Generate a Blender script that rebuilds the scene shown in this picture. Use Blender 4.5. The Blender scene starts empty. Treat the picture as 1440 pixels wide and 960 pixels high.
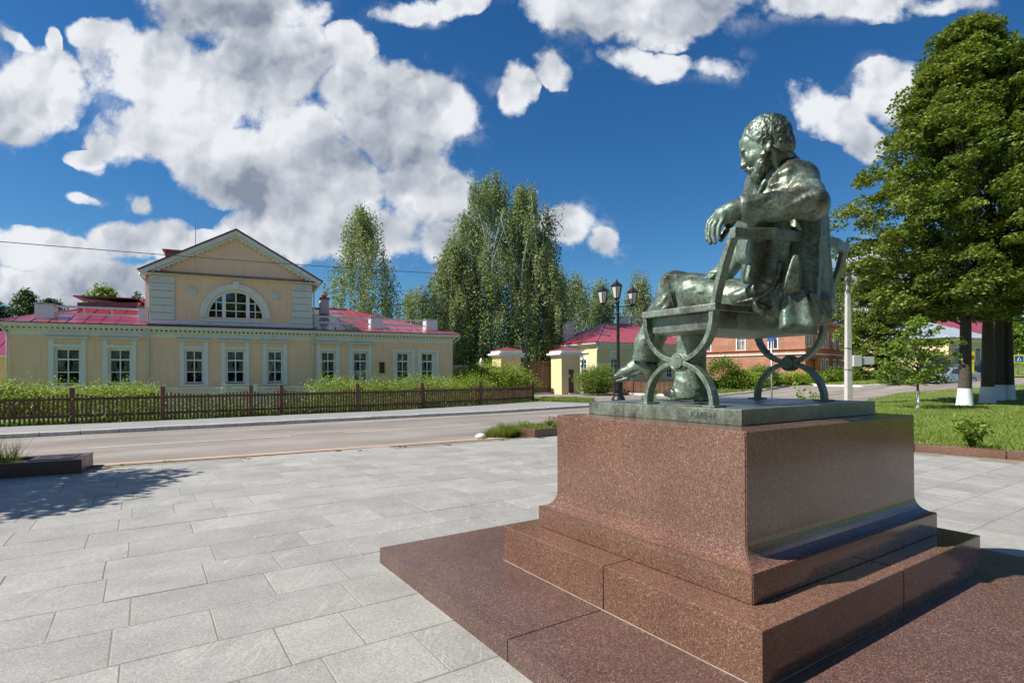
import bpy, bmesh, math, random
import numpy as np
from mathutils import Matrix, Vector
from mathutils.geometry import delaunay_2d_cdt
random.seed(7); rng = np.random.default_rng(7)
R = math.radians
scene = bpy.context.scene
col = scene.collection

# ---------------------------------------------------------------- camera
FPX = 783.5; ROLL = .006; HOR = 47.7
cd = bpy.data.cameras.new('camera'); cam = bpy.data.objects.new('camera', cd); col.objects.link(cam)
cam.matrix_world = Matrix.Translation((0, 0, 1.7)) @ Matrix.Rotation(ROLL, 4, 'Y') @ Matrix.Rotation(R(90), 4, 'X')
cd.sensor_width = 36; cd.lens = FPX * 36 / 1440; cd.shift_y = HOR / 1440
cd.clip_start = .05; cd.clip_end = 5000
scene.camera = cam

# ---------------------------------------------------------------- sun, sky, exposure
SUN_EL = R(50); SUN_AZ = math.atan2(-.963, -.266)          # clockwise from +Y
to_sun = Vector((math.sin(SUN_AZ) * math.cos(SUN_EL), math.cos(SUN_AZ) * math.cos(SUN_EL), math.sin(SUN_EL)))
sd = bpy.data.lights.new('sun', 'SUN'); sun = bpy.data.objects.new('sun', sd); col.objects.link(sun)
sd.energy = 5.0; sd.angle = R(.53); sd.color = (1, .95, .87)
sun.rotation_euler = to_sun.to_track_quat('Z', 'Y').to_euler()
scene.view_settings.view_transform = 'Standard'; scene.view_settings.look = 'None'
scene.view_settings.gamma = 1; scene.view_settings.exposure = 0.6
scene.cycles.max_bounces = 8; scene.cycles.transparent_max_bounces = 12

W = bpy.data.worlds.new('World'); scene.world = W; W.use_nodes = True
def nodes_of(t): t.nodes.clear(); return t.nodes, t.links
wn, wl = nodes_of(W.node_tree)
def nd(ns, typ, **kw):
    n = ns.new(typ)
    for k, v in kw.items(): setattr(n, k, v)
    return n
def math_(ns, ls, op, a, b=None, clamp=False):
    n = nd(ns, 'ShaderNodeMath', operation=op, use_clamp=clamp)
    for i, x in enumerate((a, b)):
        if x is None: continue
        if isinstance(x, (int, float)): n.inputs[i].default_value = x
        else: ls.new(x, n.inputs[i])
    return n.outputs[0]
def vmath(ns, ls, op, a, b=None, out=0):
    n = nd(ns, 'ShaderNodeVectorMath', operation=op)
    for i, x in enumerate((a, b)):
        if x is None: continue
        if isinstance(x, (tuple, list)): n.inputs[i].default_value = x
        else: ls.new(x, n.inputs[i])
    return n.outputs[out]
def maprange(ns, ls, v, a, b, c, d, smooth=False):
    n = nd(ns, 'ShaderNodeMapRange'); n.clamp = True
    if smooth: n.interpolation_type = 'SMOOTHSTEP'
    ls.new(v, n.inputs[0])
    for i, x in enumerate((a, b, c, d)): n.inputs[i + 1].default_value = x
    return n.outputs[0]
def mixc(ns, ls, f, a, b, mode='MIX'):
    n = nd(ns, 'ShaderNodeMix', data_type='RGBA', blend_type=mode)
    if isinstance(f, (int, float)): n.inputs[0].default_value = f
    else: ls.new(f, n.inputs[0])
    for i, x in ((6, a), (7, b)):
        if isinstance(x, (tuple, list)): n.inputs[i].default_value = (*x[:3], 1)
        else: ls.new(x, n.inputs[i])
    return n.outputs[2]

def build_world():
    ns, ls = wn, wl
    sky = nd(ns, 'ShaderNodeTexSky', sky_type='NISHITA'); sky.sun_disc = False
    sky.sun_elevation = SUN_EL; sky.sun_rotation = SUN_AZ
    sky.air_density = 1.0; sky.dust_density = .35; sky.ozone_density = 2.2; sky.altitude = 100
    tc = nd(ns, 'ShaderNodeTexCoord'); d = tc.outputs['Generated']
    sx = nd(ns, 'ShaderNodeSeparateXYZ'); ls.new(d, sx.inputs[0]); X, Y, Z = sx.outputs
    ya = math_(ns, ls, 'MAXIMUM', math_(ns, ls, 'ABSOLUTE', Y), .12)
    px = math_(ns, ls, 'DIVIDE', X, ya); pz = math_(ns, ls, 'DIVIDE', Z, ya)
    cb = nd(ns, 'ShaderNodeCombineXYZ'); ls.new(px, cb.inputs[0]); ls.new(pz, cb.inputs[1])
    p = cb.outputs[0]
    # wind-torn domain warp of the sky directions
    wrp = nd(ns, 'ShaderNodeTexNoise'); wrp.inputs['Scale'].default_value = 4.2; wrp.inputs['Detail'].default_value = 8; wrp.inputs['Roughness'].default_value = .56
    ls.new(d, wrp.inputs['Vector'])
    w = vmath(ns, ls, 'SUBTRACT', wrp.outputs['Color'], (.5, .5, .5))
    wsc = nd(ns, 'ShaderNodeVectorMath', operation='SCALE'); ls.new(w, wsc.inputs[0]); wsc.inputs['Scale'].default_value = .15
    p2 = vmath(ns, ls, 'ADD', p, wsc.outputs[0])
    blobs = [  # (x, y, rx, ry, angle, strength): cumulus banks by their direction in the sky
        (30,135,85,75,15,1),(-90,150,110,90,0,1),(10,45,40,14,-35,.7),(70,50,15,16,0,.8),(165,60,70,28,-10,.6),
        (235,120,125,75,-20,1),(380,95,110,85,0,1.1),(330,10,140,60,0,1),(210,170,80,60,0,1),(310,215,130,62,-20,1.1),(450,240,120,75,-20,1.1),
        (575,165,95,82,-15,1.15),(610,265,72,62,-10,1.1),(500,130,60,45,0,.8),(510,320,160,50,0,1),(380,330,90,45,0,.8),(430,190,90,60,0,.9),(640,330,60,50,0,.7),
        (512,58,40,32,-40,.8),(60,355,130,32,-5,1),(175,335,85,36,10,1),(262,348,55,28,0,.95),(130,400,150,38,0,.9),(20,400,90,32,0,.8),(340,380,80,50,0,.8),
        (-120,380,150,60,0,1),(118,276,30,12,0,.7),(127,213,26,18,0,.7),(195,278,26,22,0,.7),(365,250,60,40,0,.5),
        (620,8,75,20,5,.9),(815,10,85,45,0,.95),(960,-10,190,60,3,1.05),(1160,0,130,38,0,1),(1310,-5,90,22,0,.7),
        (716,122,36,36,-40,.9),(778,92,38,30,-10,.62),(846,337,32,30,-30,.85),(790,318,60,40,15,.9),(870,70,60,20,0,.4),(930,78,60,22,0,.45),(1020,85,46,28,0,.52),
        (1180,165,80,38,-32,.68),(1255,140,50,60,-25,.9),(1222,208,34,36,0,.9),(1240,385,80,45,0,.9),(1330,420,120,50,0,.8),
        (1560,120,120,70,0,.9),(300,-200,200,70,0,.9),(1000,-260,160,60,0,.8)]
    acc = None
    for bx, by, rx, ry, an, st in blobs:
        mp = nd(ns, 'ShaderNodeMapping', vector_type='TEXTURE')
        mp.inputs['Location'].default_value = ((bx - 720) / FPX, (527.7 - by) / FPX, 0)
        mp.inputs['Rotation'].default_value = (0, 0, R(an))
        mp.inputs['Scale'].default_value = (rx / FPX, ry / FPX, 1)
        ls.new(p2, mp.inputs['Vector'])
        ln = vmath(ns, ls, 'LENGTH', mp.outputs[0], out=1)
        v = maprange(ns, ls, ln, 1.35, .2, 0, st, True)
        acc = v if acc is None else math_(ns, ls, 'MAXIMUM', acc, v)
    front = maprange(ns, ls, Y, .1, .3, 0, 1)
    acc = math_(ns, ls, 'MULTIPLY', acc, front)
    # scattered clouds over the rest of the sky
    bk = nd(ns, 'ShaderNodeTexNoise'); bk.inputs['Scale'].default_value = 2.3; bk.inputs['Detail'].default_value = 3
    ls.new(d, bk.inputs['Vector'])
    rest = math_(ns, ls, 'MULTIPLY', maprange(ns, ls, bk.outputs[0], .56, .70, 0, 1, True), math_(ns, ls, 'SUBTRACT', 1, front))
    acc = math_(ns, ls, 'MAXIMUM', acc, rest)
    def fbm(vec, scale, detail=9, rough=.58):
        n = nd(ns, 'ShaderNodeTexNoise'); n.inputs['Scale'].default_value = scale; n.inputs['Detail'].default_value = detail; n.inputs['Roughness'].default_value = rough
        ls.new(vec, n.inputs['Vector']); return n.outputs[0]
    def puffs(vec, scale, detail):       # rounded billows
        n = nd(ns, 'ShaderNodeTexVoronoi', feature='F1'); n.inputs['Scale'].default_value = scale; n.inputs['Detail'].default_value = detail; n.inputs['Roughness'].default_value = .5
        n.normalize = True; ls.new(vec, n.inputs['Vector']); return math_(ns, ls, 'SUBTRACT', .62, n.outputs['Distance'])
    sml = nd(ns, 'ShaderNodeTexNoise'); sml.inputs['Scale'].default_value = 26; sml.inputs['Detail'].default_value = 6; ls.new(p, sml.inputs['Vector'])
    sw = nd(ns, 'ShaderNodeVectorMath', operation='SCALE'); ls.new(vmath(ns, ls, 'SUBTRACT', sml.outputs['Color'], (.5, .5, .5)), sw.inputs[0]); sw.inputs['Scale'].default_value = .045
    p3 = vmath(ns, ls, 'ADD', p, sw.outputs[0]); L1, L2 = (-.012, .018, 0), (-.035, .05, 0)
    n1 = fbm(p, 5.5, 10, .6); b1 = puffs(p3, 9, 3); b2 = puffs(vmath(ns, ls, 'ADD', p3, L1), 9, 3)
    big1 = fbm(p3, 4.2, 3, .5); big2 = fbm(vmath(ns, ls, 'ADD', p3, L2), 4.2, 3, .5)
    dens = math_(ns, ls, 'ADD', acc, math_(ns, ls, 'MULTIPLY', math_(ns, ls, 'SUBTRACT', n1, .5), 2.6))
    dens = math_(ns, ls, 'ADD', dens, math_(ns, ls, 'MULTIPLY', b1, .7))
    dens = math_(ns, ls, 'SUBTRACT', dens, .12)
    dens = math_(ns, ls, 'MULTIPLY', dens, maprange(ns, ls, acc, .0, .16, 0, 1))
    cover = maprange(ns, ls, dens, .28, .66, 0, 1, True)
    wisp = fbm(p3, 9, 8, .62); halo = maprange(ns, ls, acc, .0, .35, 0, .55)
    cover = math_(ns, ls, 'MAXIMUM', cover, math_(ns, ls, 'MULTIPLY', halo, maprange(ns, ls, wisp, .5, .72, 0, 1)))
    shade = None
    for bx, by, rx, ry, an, st in [(330,40,150,60,-20,.9),(480,205,95,45,10,.55),(605,235,90,40,-5,.75),(350,262,80,40,-20,.7),(560,318,140,36,3,.95),(215,190,60,30,-20,.35),(60,205,90,30,10,.6),
        (110,395,170,26,-3,.45),(1240,395,90,34,0,.8),(1010,18,200,30,0,.5),(800,30,80,25,0,.35),(430,130,50,50,0,.3),(1265,205,30,22,0,.3),(800,340,40,18,0,.5),(620,-150,300,80,0,.7)]:
        mp = nd(ns, 'ShaderNodeMapping', vector_type='TEXTURE'); mp.inputs['Location'].default_value = ((bx - 720) / FPX, (527.7 - by) / FPX, 0); mp.inputs['Rotation'].default_value = (0, 0, R(an)); mp.inputs['Scale'].default_value = (rx / FPX, ry / FPX, 1)
        ls.new(p2, mp.inputs['Vector']); v = maprange(ns, ls, vmath(ns, ls, 'LENGTH', mp.outputs[0], out=1), 1.9, .0, 0, st, True)
        shade = v if shade is None else math_(ns, ls, 'MAXIMUM', shade, v)
    relief = math_(ns, ls, 'ADD', math_(ns, ls, 'MULTIPLY', math_(ns, ls, 'SUBTRACT', b1, b2), 2.3), math_(ns, ls, 'MULTIPLY', math_(ns, ls, 'SUBTRACT', big1, big2), 2.8))
    thick = maprange(ns, ls, dens, .6, 1.6, 0, .16)
    lit = math_(ns, ls, 'SUBTRACT', math_(ns, ls, 'ADD', .90, relief), math_(ns, ls, 'ADD', thick, math_(ns, ls, 'MULTIPLY', shade, .72)), clamp=True)
    ccol = mixc(ns, ls, lit, (1.9, 2.25, 2.95), (6.6, 6.8, 7.1))
    hs = nd(ns, 'ShaderNodeHueSaturation'); hs.inputs['Saturation'].default_value = 1.30; hs.inputs['Value'].default_value = .80
    ls.new(sky.outputs[0], hs.inputs['Color'])
    tint = mixc(ns, ls, 1.0, hs.outputs[0], (.60, .87, 1.02), 'MULTIPLY')
    c = mixc(ns, ls, cover, tint, ccol)
    bg = nd(ns, 'ShaderNodeBackground'); bg.inputs['Strength'].default_value = .084
    out = nd(ns, 'ShaderNodeOutputWorld'); ls.new(c, bg.inputs[0]); ls.new(bg.outputs[0], out.inputs[0])
build_world()
W.cycles.sampling_method = 'MANUAL'; W.cycles.sample_map_resolution = 512

# ---------------------------------------------------------------- layout helpers
YAW = .5845
eu = np.array([-math.sin(YAW), math.cos(YAW)]); ev = np.array([math.cos(YAW), math.sin(YAW)]); NC = np.array([1.3128, 3.0551])
def uv(u, v, z=0.0):
    q = NC + eu * u + ev * v
    return (float(q[0]), float(q[1]), z)
_c, _s = math.cos(-ROLL), math.sin(-ROLL)
def at(px, py, D):                       # the point D metres away along a direction seen in the photograph
    X, Y = px - 720, py - 480
    a = _c * X + _s * Y; b = -_s * X + _c * Y - HOR
    return np.array([a * D / FPX, D, 1.7 - b * D / FPX])
def T(x, y):                             # height of the ground: level square, rising gently beyond the road
    t = x * .834 + y * .552 - 33
    if t <= 0: return 0.0
    return .0016 * t * t if t < 28 else 1.2544 + .0896 * min(t - 28, 12) + .02 * max(0, min(t - 40, 40))
def gp(px, py, dz=0.0):                  # ground point under a direction
    D = 2.0
    while D < 150:
        q = at(px, py, D)
        if q[2] <= T(q[0], q[1]): break
        D *= 1.004
    return np.array([q[0], q[1], T(q[0], q[1]) + dz])

# ---------------------------------------------------------------- object helpers
def tag(o, label=None, cat=None, group=None, kind=None):
    if label: o['label'] = label
    if cat: o['category'] = cat
    if group: o['group'] = group
    if kind: o['kind'] = kind
    return o
def empty(name, loc=(0, 0, 0), rz=0.0, label=None, cat=None, group=None):
    o = bpy.data.objects.new(name, None); col.objects.link(o)
    o.location = loc; o.rotation_euler = (0, 0, rz); o.empty_display_size = .3
    return tag(o, label, cat, group)
def link(name, me, mat=None, parent=None):
    if mat is not None and not me.materials: me.materials.append(mat)
    o = bpy.data.objects.new(name, me); col.objects.link(o)
    if parent is not None: o.parent = parent
    return o
def mesh_np(name, V, F, smooth=False):
    V = np.asarray(V, np.float32).reshape(-1, 3); F = np.asarray(F, np.int32); k = F.shape[1]
    me = bpy.data.meshes.new(name); me.vertices.add(len(V)); me.vertices.foreach_set('co', V.ravel())
    me.loops.add(F.size); me.loops.foreach_set('vertex_index', F.ravel())
    me.polygons.add(len(F)); me.polygons.foreach_set('loop_start', np.arange(0, F.size, k, dtype=np.int32))
    try: me.polygons.foreach_set('loop_total', np.full(len(F), k, np.int32))
    except Exception: pass
    if smooth: me.polygons.foreach_set('use_smooth', np.ones(len(F), bool))
    me.update(calc_edges=True); return me
class MB:                                # collects shapes for ONE mesh
    def __init__(s): s.v = []; s.f = []
    def add(s, vs, fs):
        n = len(s.v); s.v += [tuple(map(float, p)) for p in vs]; s.f += [tuple(i + n for i in q) for q in fs]; return s
    def box(s, x0, x1, y0, y1, z0, z1):
        return s.add([(x0,y0,z0),(x1,y0,z0),(x1,y1,z0),(x0,y1,z0),(x0,y0,z1),(x1,y0,z1),(x1,y1,z1),(x0,y1,z1)],
                     [(0,3,2,1),(4,5,6,7),(0,1,5,4),(1,2,6,5),(2,3,7,6),(3,0,4,7)])
    def bar(s, a, b, w, h, up=(0,0,1)):
        a, b = Vector(a), Vector(b); d = (b - a).normalized(); up = Vector(up)
        if abs(d.dot(up)) > .99: up = Vector((1, 0, 0))
        x = d.cross(up).normalized() * (w / 2); y = x.cross(d).normalized() * (h / 2)
        vs = [a - x - y, a + x - y, a + x + y, a - x + y, b - x - y, b + x - y, b + x + y, b - x + y]
        return s.add(vs, [(0,1,2,3),(7,6,5,4),(0,4,5,1),(1,5,6,2),(2,6,7,3),(3,7,4,0)])
    def tube(s, pts, rad, n=8, cap=True):
        pts = [Vector(p) for p in pts]; m = len(pts)
        if isinstance(rad, (int, float)): rad = [rad] * m
        base = len(s.v); prev = None
        for i, p in enumerate(pts):
            t = (pts[min(i + 1, m - 1)] - pts[max(i - 1, 0)]).normalized()
            ref = Vector((0, 0, 1)) if abs(t.z) < .9 else Vector((0, 1, 0))
            if prev is None: x = t.cross(ref).normalized()
            else: x = (prev - t * prev.dot(t)).normalized()
            prev = x; y = t.cross(x)
            for k in range(n):
                a = 2 * math.pi * k / n
                s.v.append(tuple(p + x * math.cos(a) * rad[i] + y * math.sin(a) * rad[i]))
        for i in range(m - 1):
            for k in range(n):
                a = base + i * n + k; b = base + i * n + (k + 1) % n
                s.f.append((a, b, b + n, a + n))
        if cap:
            s.f.append(tuple(base + k for k in reversed(range(n)))); s.f.append(tuple(base + (m - 1) * n + k for k in range(n)))
        return s
    def lathe(s, prof, n=16, c=(0, 0, 0)):   # prof: (r, z)
        base = len(s.v)
        for r, z in prof:
            for k in range(n):
                a = 2 * math.pi * k / n; s.v.append((c[0] + r * math.cos(a), c[1] + r * math.sin(a), c[2] + z))
        for i in range(len(prof) - 1):
            for k in range(n):
                a = base + i * n + k; b = base + i * n + (k + 1) % n; s.f.append((a, b, b + n, a + n))
        s.f.append(tuple(base + k for k in reversed(range(n)))); s.f.append(tuple(base + (len(prof) - 1) * n + k for k in range(n)))
        return s
    def prism(s, poly, y0, y1):              # polygon in x,z extruded along y (poly counter-clockwise seen from -y)
        n = len(poly)
        vs = [(x, y0, z) for x, z in poly] + [(x, y1, z) for x, z in poly]
        fs = [tuple(range(n)), tuple(reversed(range(n, 2 * n)))] + [(i, i + n, (i + 1) % n + n, (i + 1) % n) for i in range(n)]
        return s.add(vs, fs)
    def slab(s, poly, z0, z1):               # polygon in x,y extruded up
        n = len(poly)
        vs = [(p[0], p[1], z0) for p in poly] + [(p[0], p[1], z1) for p in poly]
        fs = [tuple(reversed(range(n))), tuple(range(n, 2 * n))] + [(i, (i + 1) % n, (i + 1) % n + n, i + n) for i in range(n)]
        return s.add(vs, fs)
    def me(s, name, smooth=False):
        m = bpy.data.meshes.new(name); m.from_pydata(s.v, [], s.f)
        if smooth: m.polygons.foreach_set('use_smooth', np.ones(len(m.polygons), bool))
        m.update(); return m
    def build(s, name, mat, parent=None, smooth=False, bevel=0, seg=2):
        m = s.me(name, smooth)
        if bevel:
            bm = bmesh.new(); bm.from_mesh(m)
            es = [e for e in bm.edges if len(e.link_faces) == 2 and e.calc_face_angle(0) > .5]
            bmesh.ops.bevel(bm, geom=es, offset=bevel, segments=seg, affect='EDGES', profile=.6)
            bm.to_mesh(m); bm.free()
        return link(name, m, mat, parent)
def children(o): return [c for c in bpy.data.objects if c.parent == o]
def copy_tree(o, parent=None):
    c = o.copy(); col.objects.link(c)
    if parent is not None: c.parent = parent
    for ch in children(o): copy_tree(ch, c)
    return c
def fix_normals(o):
    bm = bmesh.new(); bm.from_mesh(o.data); bmesh.ops.recalc_face_normals(bm, faces=bm.faces); bm.to_mesh(o.data); bm.free(); return o
def inside(poly, x, y):
    r = False; n = len(poly); j = n - 1
    for i in range(n):
        xi, yi, xj, yj = poly[i][0], poly[i][1], poly[j][0], poly[j][1]
        if (yi > y) != (yj > y) and x < (xj - xi) * (y - yi) / (yj - yi) + xi: r = not r
        j = i
    return r
def inside_np(poly, X, Y):
    r = np.zeros(X.shape, bool); n = len(poly); j = n - 1
    for i in range(n):
        xi, yi, xj, yj = poly[i][0], poly[i][1], poly[j][0], poly[j][1]
        if yi != yj: r ^= ((yi > Y) != (yj > Y)) & (X < (xj - xi) * (Y - yi) / (yj - yi) + xi)
        j = i
    return r
def sheet(name, poly, dz, mat, step=3.0, side=0.0, kind='structure'):   # a ground sheet following the terrain
    pts = []
    n = len(poly)
    for i in range(n):
        a, b = poly[i], poly[(i + 1) % n]; L = math.hypot(b[0] - a[0], b[1] - a[1]); k = max(1, int(L / step))
        pts += [(a[0] + (b[0] - a[0]) * j / k, a[1] + (b[1] - a[1]) * j / k) for j in range(k)]
    nb = len(pts); edges = [(i, (i + 1) % nb) for i in range(nb)]
    xs = [p[0] for p in pts]; ys = [p[1] for p in pts]
    x = min(xs)
    while x < max(xs):
        y = min(ys)
        while y < max(ys):
            if inside(poly, x, y) and min((x - a) ** 2 + (y - b) ** 2 for a, b in pts[:nb]) > (step * .3) ** 2: pts.append((x, y))
            y += step
        x += step
    vs, _, fs, *_r = delaunay_2d_cdt([Vector(p) for p in pts], edges, [], 1, 1e-5)
    V = [(v.x, v.y, T(v.x, v.y) + dz) for v in vs]; F = [tuple(f) for f in fs]
    # up-facing
    F2 = []
    for f in F:
        a, b, c = V[f[0]], V[f[1]], V[f[2]]
        F2.append(f if (b[0]-a[0])*(c[1]-a[1]) - (b[1]-a[1])*(c[0]-a[0]) > 0 else tuple(reversed(f)))
    if side:
        for i in range(nb):
            a = pts[i]; b = pts[(i + 1) % nb]; k = len(V)
            V += [(a[0],a[1],T(*a)+dz),(b[0],b[1],T(*b)+dz),(b[0],b[1],T(*b)+dz-side),(a[0],a[1],T(*a)+dz-side)]; F2.append((k+3,k+2,k+1,k))
    m = bpy.data.meshes.new(name); m.from_pydata(V, [], F2); m.update()
    o = link(name, m, mat); tag(o, kind=kind); return o
# ---------------------------------------------------------------- materials
def base_mat(name):
    m = bpy.data.materials.new(name); m.use_nodes = True; ns, ls = m.node_tree.nodes, m.node_tree.links
    return m, ns, ls, ns['Principled BSDF']
def noise(ns, ls, vec, scale, detail=4, rough=.55, out=0):
    n = nd(ns, 'ShaderNodeTexNoise'); n.inputs['Scale'].default_value = scale; n.inputs['Detail'].default_value = detail; n.inputs['Roughness'].default_value = rough
    if vec is not None: ls.new(vec, n.inputs['Vector'])
    return n.outputs[out]
def bump(ns, ls, bs, h, strength, dist):
    b = nd(ns, 'ShaderNodeBump'); b.inputs['Strength'].default_value = strength; b.inputs['Distance'].default_value = dist
    ls.new(h, b.inputs['Height']); ls.new(b.outputs[0], bs.inputs['Normal'])
def simple(name, c, rough=.6, metal=0, var=.12, scale=3, fine=60, bmp=.15, spec=.5, dirt=None, obj=False):
    m, ns, ls, bs = base_mat(name)
    tc = nd(ns, 'ShaderNodeTexCoord'); v = tc.outputs['Object']
    a = noise(ns, ls, v, scale, 5); b = noise(ns, ls, v, fine, 3)
    f = math_(ns, ls, 'ADD', math_(ns, ls, 'MULTIPLY', a, .7), math_(ns, ls, 'MULTIPLY', b, .3))
    f = maprange(ns, ls, f, .3, .7, 0, 1)
    lo = tuple(x * (1 - var) for x in c); hi = tuple(min(1, x * (1 + var)) for x in c)
    cc = mixc(ns, ls, f, lo, hi)
    if dirt:
        st = nd(ns, 'ShaderNodeMapping'); st.inputs['Scale'].default_value = (6, 6, .5); ls.new(v, st.inputs[0])
        g = maprange(ns, ls, noise(ns, ls, st.outputs[0], 1.2, 5, .65), .52, .8, 0, .55)
        cc = mixc(ns, ls, g, cc, dirt)
    if obj:
        oi = nd(ns, 'ShaderNodeObjectInfo'); k = maprange(ns, ls, oi.outputs['Random'], 0, 1, 1 - obj, 1 + obj)
        cc = vmath(ns, ls, 'SCALE', cc, None) if False else mixc(ns, ls, 1.0, cc, _grey(ns, ls, k), 'MULTIPLY')
    ls.new(cc, bs.inputs['Base Color']); bs.inputs['Roughness'].default_value = rough; bs.inputs['Metallic'].default_value = metal
    bs.inputs['Specular IOR Level'].default_value = spec
    if bmp: bump(ns, ls, bs, b, bmp, .01)
    return m
def _grey(ns, ls, k):
    c = nd(ns, 'ShaderNodeCombineXYZ')
    for i in range(3): ls.new(k, c.inputs[i])
    return c.outputs[0]
def granite(name, cols, scale, rough, bmp=.05, obj=.0, vein=0, coarse=.12, spec=.5):
    m, ns, ls, bs = base_mat(name)
    g = nd(ns, 'ShaderNodeNewGeometry'); v = g.outputs['Position']
    vo = nd(ns, 'ShaderNodeTexVoronoi'); vo.inputs['Scale'].default_value = scale; ls.new(v, vo.inputs['Vector'])
    sp = nd(ns, 'ShaderNodeSeparateColor'); ls.new(vo.outputs['Color'], sp.inputs[0])
    vo2 = nd(ns, 'ShaderNodeTexVoronoi'); vo2.inputs['Scale'].default_value = scale * 2.3; ls.new(v, vo2.inputs['Vector'])
    sp2 = nd(ns, 'ShaderNodeSeparateColor'); ls.new(vo2.outputs['Color'], sp2.inputs[0])
    cr = nd(ns, 'ShaderNodeValToRGB'); ls.new(sp.outputs[0], cr.inputs[0]); cr.color_ramp.interpolation = 'CONSTANT'
    el = cr.color_ramp.elements
    while len(el) < len(cols): el.new(.5)
    for i, (p_, c_) in enumerate(cols): el[i].position = p_; el[i].color = (*c_, 1)
    cr2 = nd(ns, 'ShaderNodeValToRGB'); ls.new(sp2.outputs[1], cr2.inputs[0]); cr2.color_ramp.interpolation = 'CONSTANT'
    el = cr2.color_ramp.elements
    while len(el) < len(cols): el.new(.5)
    for i, (p_, c_) in enumerate(cols): el[i].position = p_; el[i].color = (*c_, 1)
    cc = mixc(ns, ls, .5, cr.outputs[0], cr2.outputs[0])
    big = maprange(ns, ls, noise(ns, ls, v, 1.6, 5), .3, .7, 1 - coarse, 1 + coarse)
    cc = mixc(ns, ls, 1.0, cc, _grey(ns, ls, big), 'MULTIPLY')
    if obj:
        oi = nd(ns, 'ShaderNodeNewGeometry'); k = maprange(ns, ls, oi.outputs['Random Per Island'], 0, 1, 1 - obj, 1 + obj)
        io = nd(ns, 'ShaderNodeObjectInfo'); k2 = maprange(ns, ls, io.outputs['Random'], 0, 1, 1 - obj, 1 + obj)
        cc = mixc(ns, ls, 1.0, cc, _grey(ns, ls, math_(ns, ls, 'MULTIPLY', k, k2)), 'MULTIPLY')
    if vein:
        io = nd(ns, 'ShaderNodeObjectInfo')
        off = nd(ns, 'ShaderNodeVectorMath', operation='SCALE'); off.inputs[0].default_value = (13, 7, 3); ls.new(io.outputs['Random'], off.inputs['Scale'])
        vv = vmath(ns, ls, 'ADD', v, off.outputs[0])
        mpv = nd(ns, 'ShaderNodeMapping'); mpv.inputs['Rotation'].default_value = (0, 0, 1.1); mpv.inputs['Scale'].default_value = (3.2, .35, 1); ls.new(vv, mpv.inputs[0]); w = noise(ns, ls, mpv.outputs[0], 1.0, 7, .7)
        r = math_(ns, ls, 'ABSOLUTE', math_(ns, ls, 'SUBTRACT', w, .5))
        k = maprange(ns, ls, r, 0, .02, vein, 0)
        k = math_(ns, ls, 'MULTIPLY', k, maprange(ns, ls, noise(ns, ls, vv, .7, 2), .5, .62, 0, 1))
        cc = mixc(ns, ls, k, cc, (.62, .62, .58))
        st = maprange(ns, ls, noise(ns, ls, v, 2.8, 6, .7), .56, .75, 0, .3)
        cc = mixc(ns, ls, st, cc, (.20, .19, .165))
    ls.new(cc, bs.inputs['Base Color']); bs.inputs['Specular IOR Level'].default_value = spec
    rr = maprange(ns, ls, noise(ns, ls, v, 3.5, 5, .6), .3, .7, rough * .75, rough * 1.3); ls.new(rr, bs.inputs['Roughness'])
    if bmp: bump(ns, ls, bs, vo2.outputs['Distance'], bmp, .003)
    return m
M = {}
def bands(m, dark=.72):               # worn lanes running along the road
    ns, ls = m.node_tree.nodes, m.node_tree.links; bs = ns['Principled BSDF']; src = bs.inputs['Base Color'].links[0].from_socket
    g = nd(ns, 'ShaderNodeNewGeometry'); a = nd(ns, 'ShaderNodeMapping'); a.inputs['Rotation'].default_value = (0, 0, -.6); ls.new(g.outputs['Position'], a.inputs[0])
    b = nd(ns, 'ShaderNodeMapping'); b.inputs['Scale'].default_value = (.05, .62, 1); ls.new(a.outputs[0], b.inputs[0])
    k = maprange(ns, ls, noise(ns, ls, b.outputs[0], 1.0, 4, .6), .38, .62, dark, 1.08)
    c = nd(ns, 'ShaderNodeMapping'); c.inputs['Scale'].default_value = (.35, 2.2, 1); ls.new(a.outputs[0], c.inputs[0])
    k2 = maprange(ns, ls, noise(ns, ls, c.outputs[0], 1.0, 6, .7), .60, .68, 1, .78)
    ls.new(mixc(ns, ls, 1.0, src, _grey(ns, ls, math_(ns, ls, 'MULTIPLY', k, k2)), 'MULTIPLY'), bs.inputs['Base Color'])
red_cols = [(0, (.060, .026, .017)), (.2, (.115, .053, .034)), (.48, (.165, .084, .055)), (.74, (.22, .124, .085)), (.93, (.36, .26, .20))]
M['granite'] = granite('red_granite', red_cols, 145, .13, .02, spec=.6, coarse=.16)
red_dark = [(0, (.045, .022, .017)), (.3, (.09, .045, .036)), (.6, (.13, .072, .058)), (.82, (.18, .11, .088)), (.94, (.32, .24, .195))]
M['granite_flat'] = granite('red_granite_honed', red_dark, 140, .34, .06)
grey_cols = [(0, (.19, .183, .165)), (.25, (.26, .252, .232)), (.55, (.31, .302, .28)), (.8, (.355, .347, .322)), (.95, (.42, .41, .385))]
M['paver'] = granite('grey_granite_paving', grey_cols, 110, .62, .15, obj=.10, vein=.24, coarse=.12)
M['paver_base'] = simple('joint_bed', (.19, .17, .135), .95, var=.3, scale=8)
M['asphalt'] = simple('asphalt_worn', (.255, .225, .20), .9, var=.20, scale=.5, fine=180, bmp=.5, spec=.3); bands(M['asphalt'])
M['seam'] = simple('old_mortar', (.36, .31, .25), .9, var=.3, scale=12)
M['dust'] = simple('brick_dust_edge', (.36, .25, .185), .95, var=.2, scale=1.5, fine=90, bmp=.4)
M['sidewalk'] = simple('sidewalk_asphalt', (.24, .235, .23), .9, var=.15, scale=1.2, fine=120, bmp=.4)
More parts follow.
